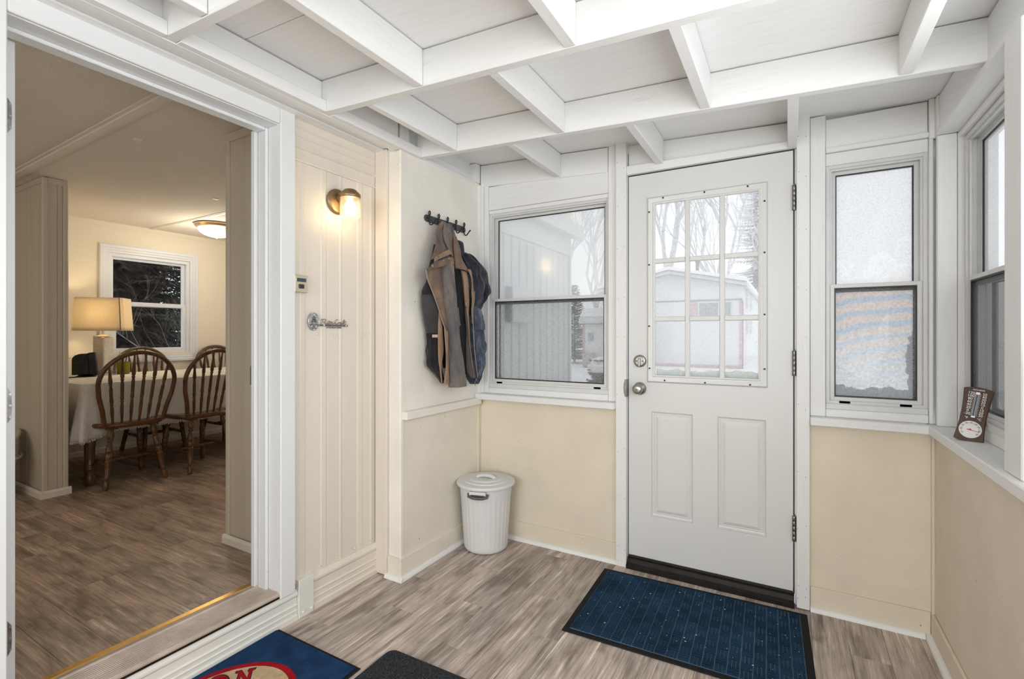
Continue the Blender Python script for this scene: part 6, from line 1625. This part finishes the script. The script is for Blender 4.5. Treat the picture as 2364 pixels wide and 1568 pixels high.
MB().box(-1.13, 1.36, -0.17, -0.15, 1.64, 1.675).build('drip_edge', M['nb_line'], ad)
MB().box(-1.02, -0.94, -0.03, 0.0, -0.1, 1.66).build('corner_trim', M['nb_red'], ad)
MB().box(0.0, 0.09, -0.03, 0.0, -0.1, 1.40).build('corner_trim', M['nb_red'], ad)
w = MB().box(-0.80, -0.53, -0.04, 0.0, 0.98, 1.32).build('window', M['nb_trim'], ad)
MB().box(-0.78, -0.55, -0.05, -0.041, 1.0, 1.30).build('pane', M['nb_glass'], w)
MB().box(-0.90, -0.48, -0.35, -0.02, 0.0, 0.52).build('crate', mat('pinkish_crate', (0.50, 0.42, 0.40), 0.8, var=0.3, vscale=12), ad)

# --- meter box on the outside siding
mb = thing('meter_box', 'shallow grey-white utility cabinet on the outside siding, seen through the left window', 'utility box', (-1.112, 0.60, 1.33))
MB().box(0.0, 0.055, 0.0, 0.30, 0.0, 0.27).build('cabinet', M['siding_out'], mb, bevel=0.006)
MB().box(0.0, 0.045, -0.014, 0.0, 0.0, 0.27).build('side_channel', mat('grey_channel', (0.22, 0.22, 0.23), 0.6), mb)

# --- trees
M['bark'] = mat('haze_pale_bark', (0.70, 0.70, 0.715), 0.95, var=0.2, vscale=4)  # pale tone puts distant snowfall haze into the bark colour
M['hazy_fir'] = mat('frost_and_haze_needles', (0.80, 0.81, 0.82), 0.95, var=0.12, vscale=2)  # frosty needles, paled further to carry snowfall haze
M['fir'] = mat('dark_fir_needles', (0.026, 0.040, 0.034), 0.9, var=0.6, vscale=2.2)
M['fir_bark'] = mat('dark_bark', (0.028, 0.018, 0.012), 0.95, var=0.5, vscale=5, bump=0.6, bscale=14, dist=0.05)
M['brush'] = mat('pale_twigs', (0.20, 0.18, 0.16), 0.95, var=0.4, vscale=3)
def bare_tree(h, seed, spread=0.55, depth=5, r0=None):
    rr = random.Random(seed); b = MB()
    def grow(p, d, ln, r, k):
        pts = [p]; q = p.copy(); dd = d.copy(); m = 3
        for i in range(m):
            dd = (dd + Vector((rr.uniform(-.13, .13), rr.uniform(-.13, .13), 0.05))).normalized()
            q = q + dd * ln / m; pts.append(q.copy())
        rs = [r * (1 - 0.13 * i) for i in range(m + 1)]
        b.tube(pts, rs, 5 if k > 2 else 3, cap=False)
        if k == 0: return
        for j in range(rr.choice((2, 3, 3)) if k > 1 else 4):
            t = rr.uniform(0.35, 1.0) if j else 1.0
            at_ = pts[0].lerp(pts[-1], t) if t < 1 else pts[-1]
            ax = Vector((rr.uniform(-1, 1), rr.uniform(-1, 1), rr.uniform(-.2, .5)))
            nd = (dd + ax.normalized() * spread * rr.uniform(0.6, 1.3)).normalized(); nd.z = max(nd.z, 0.05)
            grow(at_, nd, ln * rr.uniform(0.62, 0.86), r * (0.68 if j == 0 else 0.5), k - 1)
    grow(Vector((0, 0, 0)), Vector((0, 0, 1)), h * 0.30, r0 or h * 0.020, depth)
    return b
def conifer(h, w, seed, droop=0.25, dens=1.0):
    rr = random.Random(seed); b = MB()
    n = int(58 * dens)
    for i in range(n):
        t = i / n; z = h * (0.08 + 0.90 * t); L_ = w * (1 - t) ** 0.85 * rr.uniform(0.75, 1.1) + 0.12
        for k in range(8):
            a = rr.uniform(0, 2 * PI); d = Vector((math.cos(a), math.sin(a), -droop + 0.35 * t)); sd = Vector((-math.sin(a), math.cos(a), 0))
            m = 10
            for j in range(m):
                u = (j + 0.3) / m; p = Vector((0, 0, z)) + d * L_ * u + Vector((0, 0, 0.12 * L_ * u * u)); s = L_ * 0.15 * (1.05 - u) + 0.05
                for sg in (-1, 1, -0.5, 0.6):
                    q = p + sd * sg * s * rr.uniform(0.7, 1.2) + d * s * 0.8 + Vector((0, 0, -s * rr.uniform(0.1, 0.5)))
                    b.add([p - d * 0.05, p + d * s * 0.45, q], [(0, 1, 2)])
    return b
def tree(name, label, cat, loc, mesh, m, trunk=None, group=None, rot=0):
    t = thing(name, label, cat, loc, (0, 0, rot), group)
    mesh.build('branches' if name != 'conifer' else 'foliage', m, t)
    if trunk: MB().tube([(0, 0, 0), (0.02, 0, trunk[0] * 0.5), (0, 0, trunk[0])], [trunk[1], trunk[1] * 0.7, 0.02], 9).build('trunk', trunk[2], t, smooth=True)
    return t
def on(x, y): return (x, y, gz(x, y) - 0.05)
tree('bare_tree', 'bare pale tree behind the neighbouring house, in the left column of door panes', 'tree', on(-6.2, 32.0), bare_tree(17, 3, 0.42, 6), M['bark'])
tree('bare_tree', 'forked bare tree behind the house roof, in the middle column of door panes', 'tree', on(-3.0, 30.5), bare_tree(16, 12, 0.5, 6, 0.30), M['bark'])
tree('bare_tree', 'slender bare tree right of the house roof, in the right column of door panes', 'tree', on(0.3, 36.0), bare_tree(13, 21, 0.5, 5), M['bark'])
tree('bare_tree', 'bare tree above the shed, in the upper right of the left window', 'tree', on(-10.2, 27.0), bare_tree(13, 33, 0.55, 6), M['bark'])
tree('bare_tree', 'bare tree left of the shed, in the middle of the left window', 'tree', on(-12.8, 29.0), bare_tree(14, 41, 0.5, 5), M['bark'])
tree('conifer', 'tall frosty fir paled for haze behind the house, filling the top right door pane', 'tree', on(-1.6, 40.0), conifer(16, 3.6, 5), M['hazy_fir'], (15.5, 0.25, M['bark']))
tree('conifer', 'grey evergreen beside the house end, between siding and shed in the left window', 'tree', on(-7.6, 17.6), conifer(3.6, 0.75, 8, 0.1, 0.8), mat('grey_evergreen', (0.20, 0.19, 0.19), 0.95, var=0.3, vscale=3), (3.2, 0.06, M['bark']))
sm = thing('snowy_shrub', 'low shrub capped with snow by the end of the siding in the left window', 'shrub', on(-1.40, 3.55))
conifer(1.25, 0.22, 15, 0.0, 0.45).build('foliage', mat('grey_green_shrub', (0.16, 0.17, 0.16), 0.95, var=0.3), sm)
MB().lathe([(0.0, 1.05), (0.16, 1.08), (0.19, 1.16), (0.12, 1.25), (0.0, 1.28)], 14, cap=False).build('snow_cap', M['snow'], sm, smooth=True)
# behind the dining window
tree('conifer', 'large dark fir close outside the dining window, left half', 'tree', on(-9.2, 1.35), conifer(8.5, 1.25, 51, 0.3, 1.5), mat('brown_dark_needles', (0.040, 0.026, 0.018), 0.95, var=0.7, vscale=3), (8.2, 0.30, M['fir_bark']))
tree('conifer', 'dark green spruce in the middle of the dining window', 'tree', on(-12.6, 3.25), conifer(9.5, 1.9, 52, 0.3, 1.2), M['fir'], (9.2, 0.2, M['fir_bark']))
tree('conifer', 'dark spruce farther back outside the dining window, right edge', 'tree', on(-16.5, 6.3), conifer(10, 2.2, 53, 0.3), M['fir'], (9.6, 0.2, M['fir_bark']))
tree('conifer', 'dark spruce far behind the others outside the dining window, left of centre', 'tree', on(-19.5, 3.4), conifer(11, 2.0, 54, 0.3), M['fir'], (10.5, 0.2, M['fir_bark']))
for i, (x, y, lb) in enumerate(((-8.4, 2.2, 'tangle of pale bare twigs low in the middle of the dining window'), (-9.6, 3.0, 'tangle of bare twigs low at the right of the dining window'), (-7.6, 1.35, 'thin bare twigs crossing the dark fir at the left of the dining window'))):
    tree('bare_shrub', lb, 'shrub', on(x, y), bare_tree(2.9, 60 + i, 0.8, 6, 0.011), M['brush'])
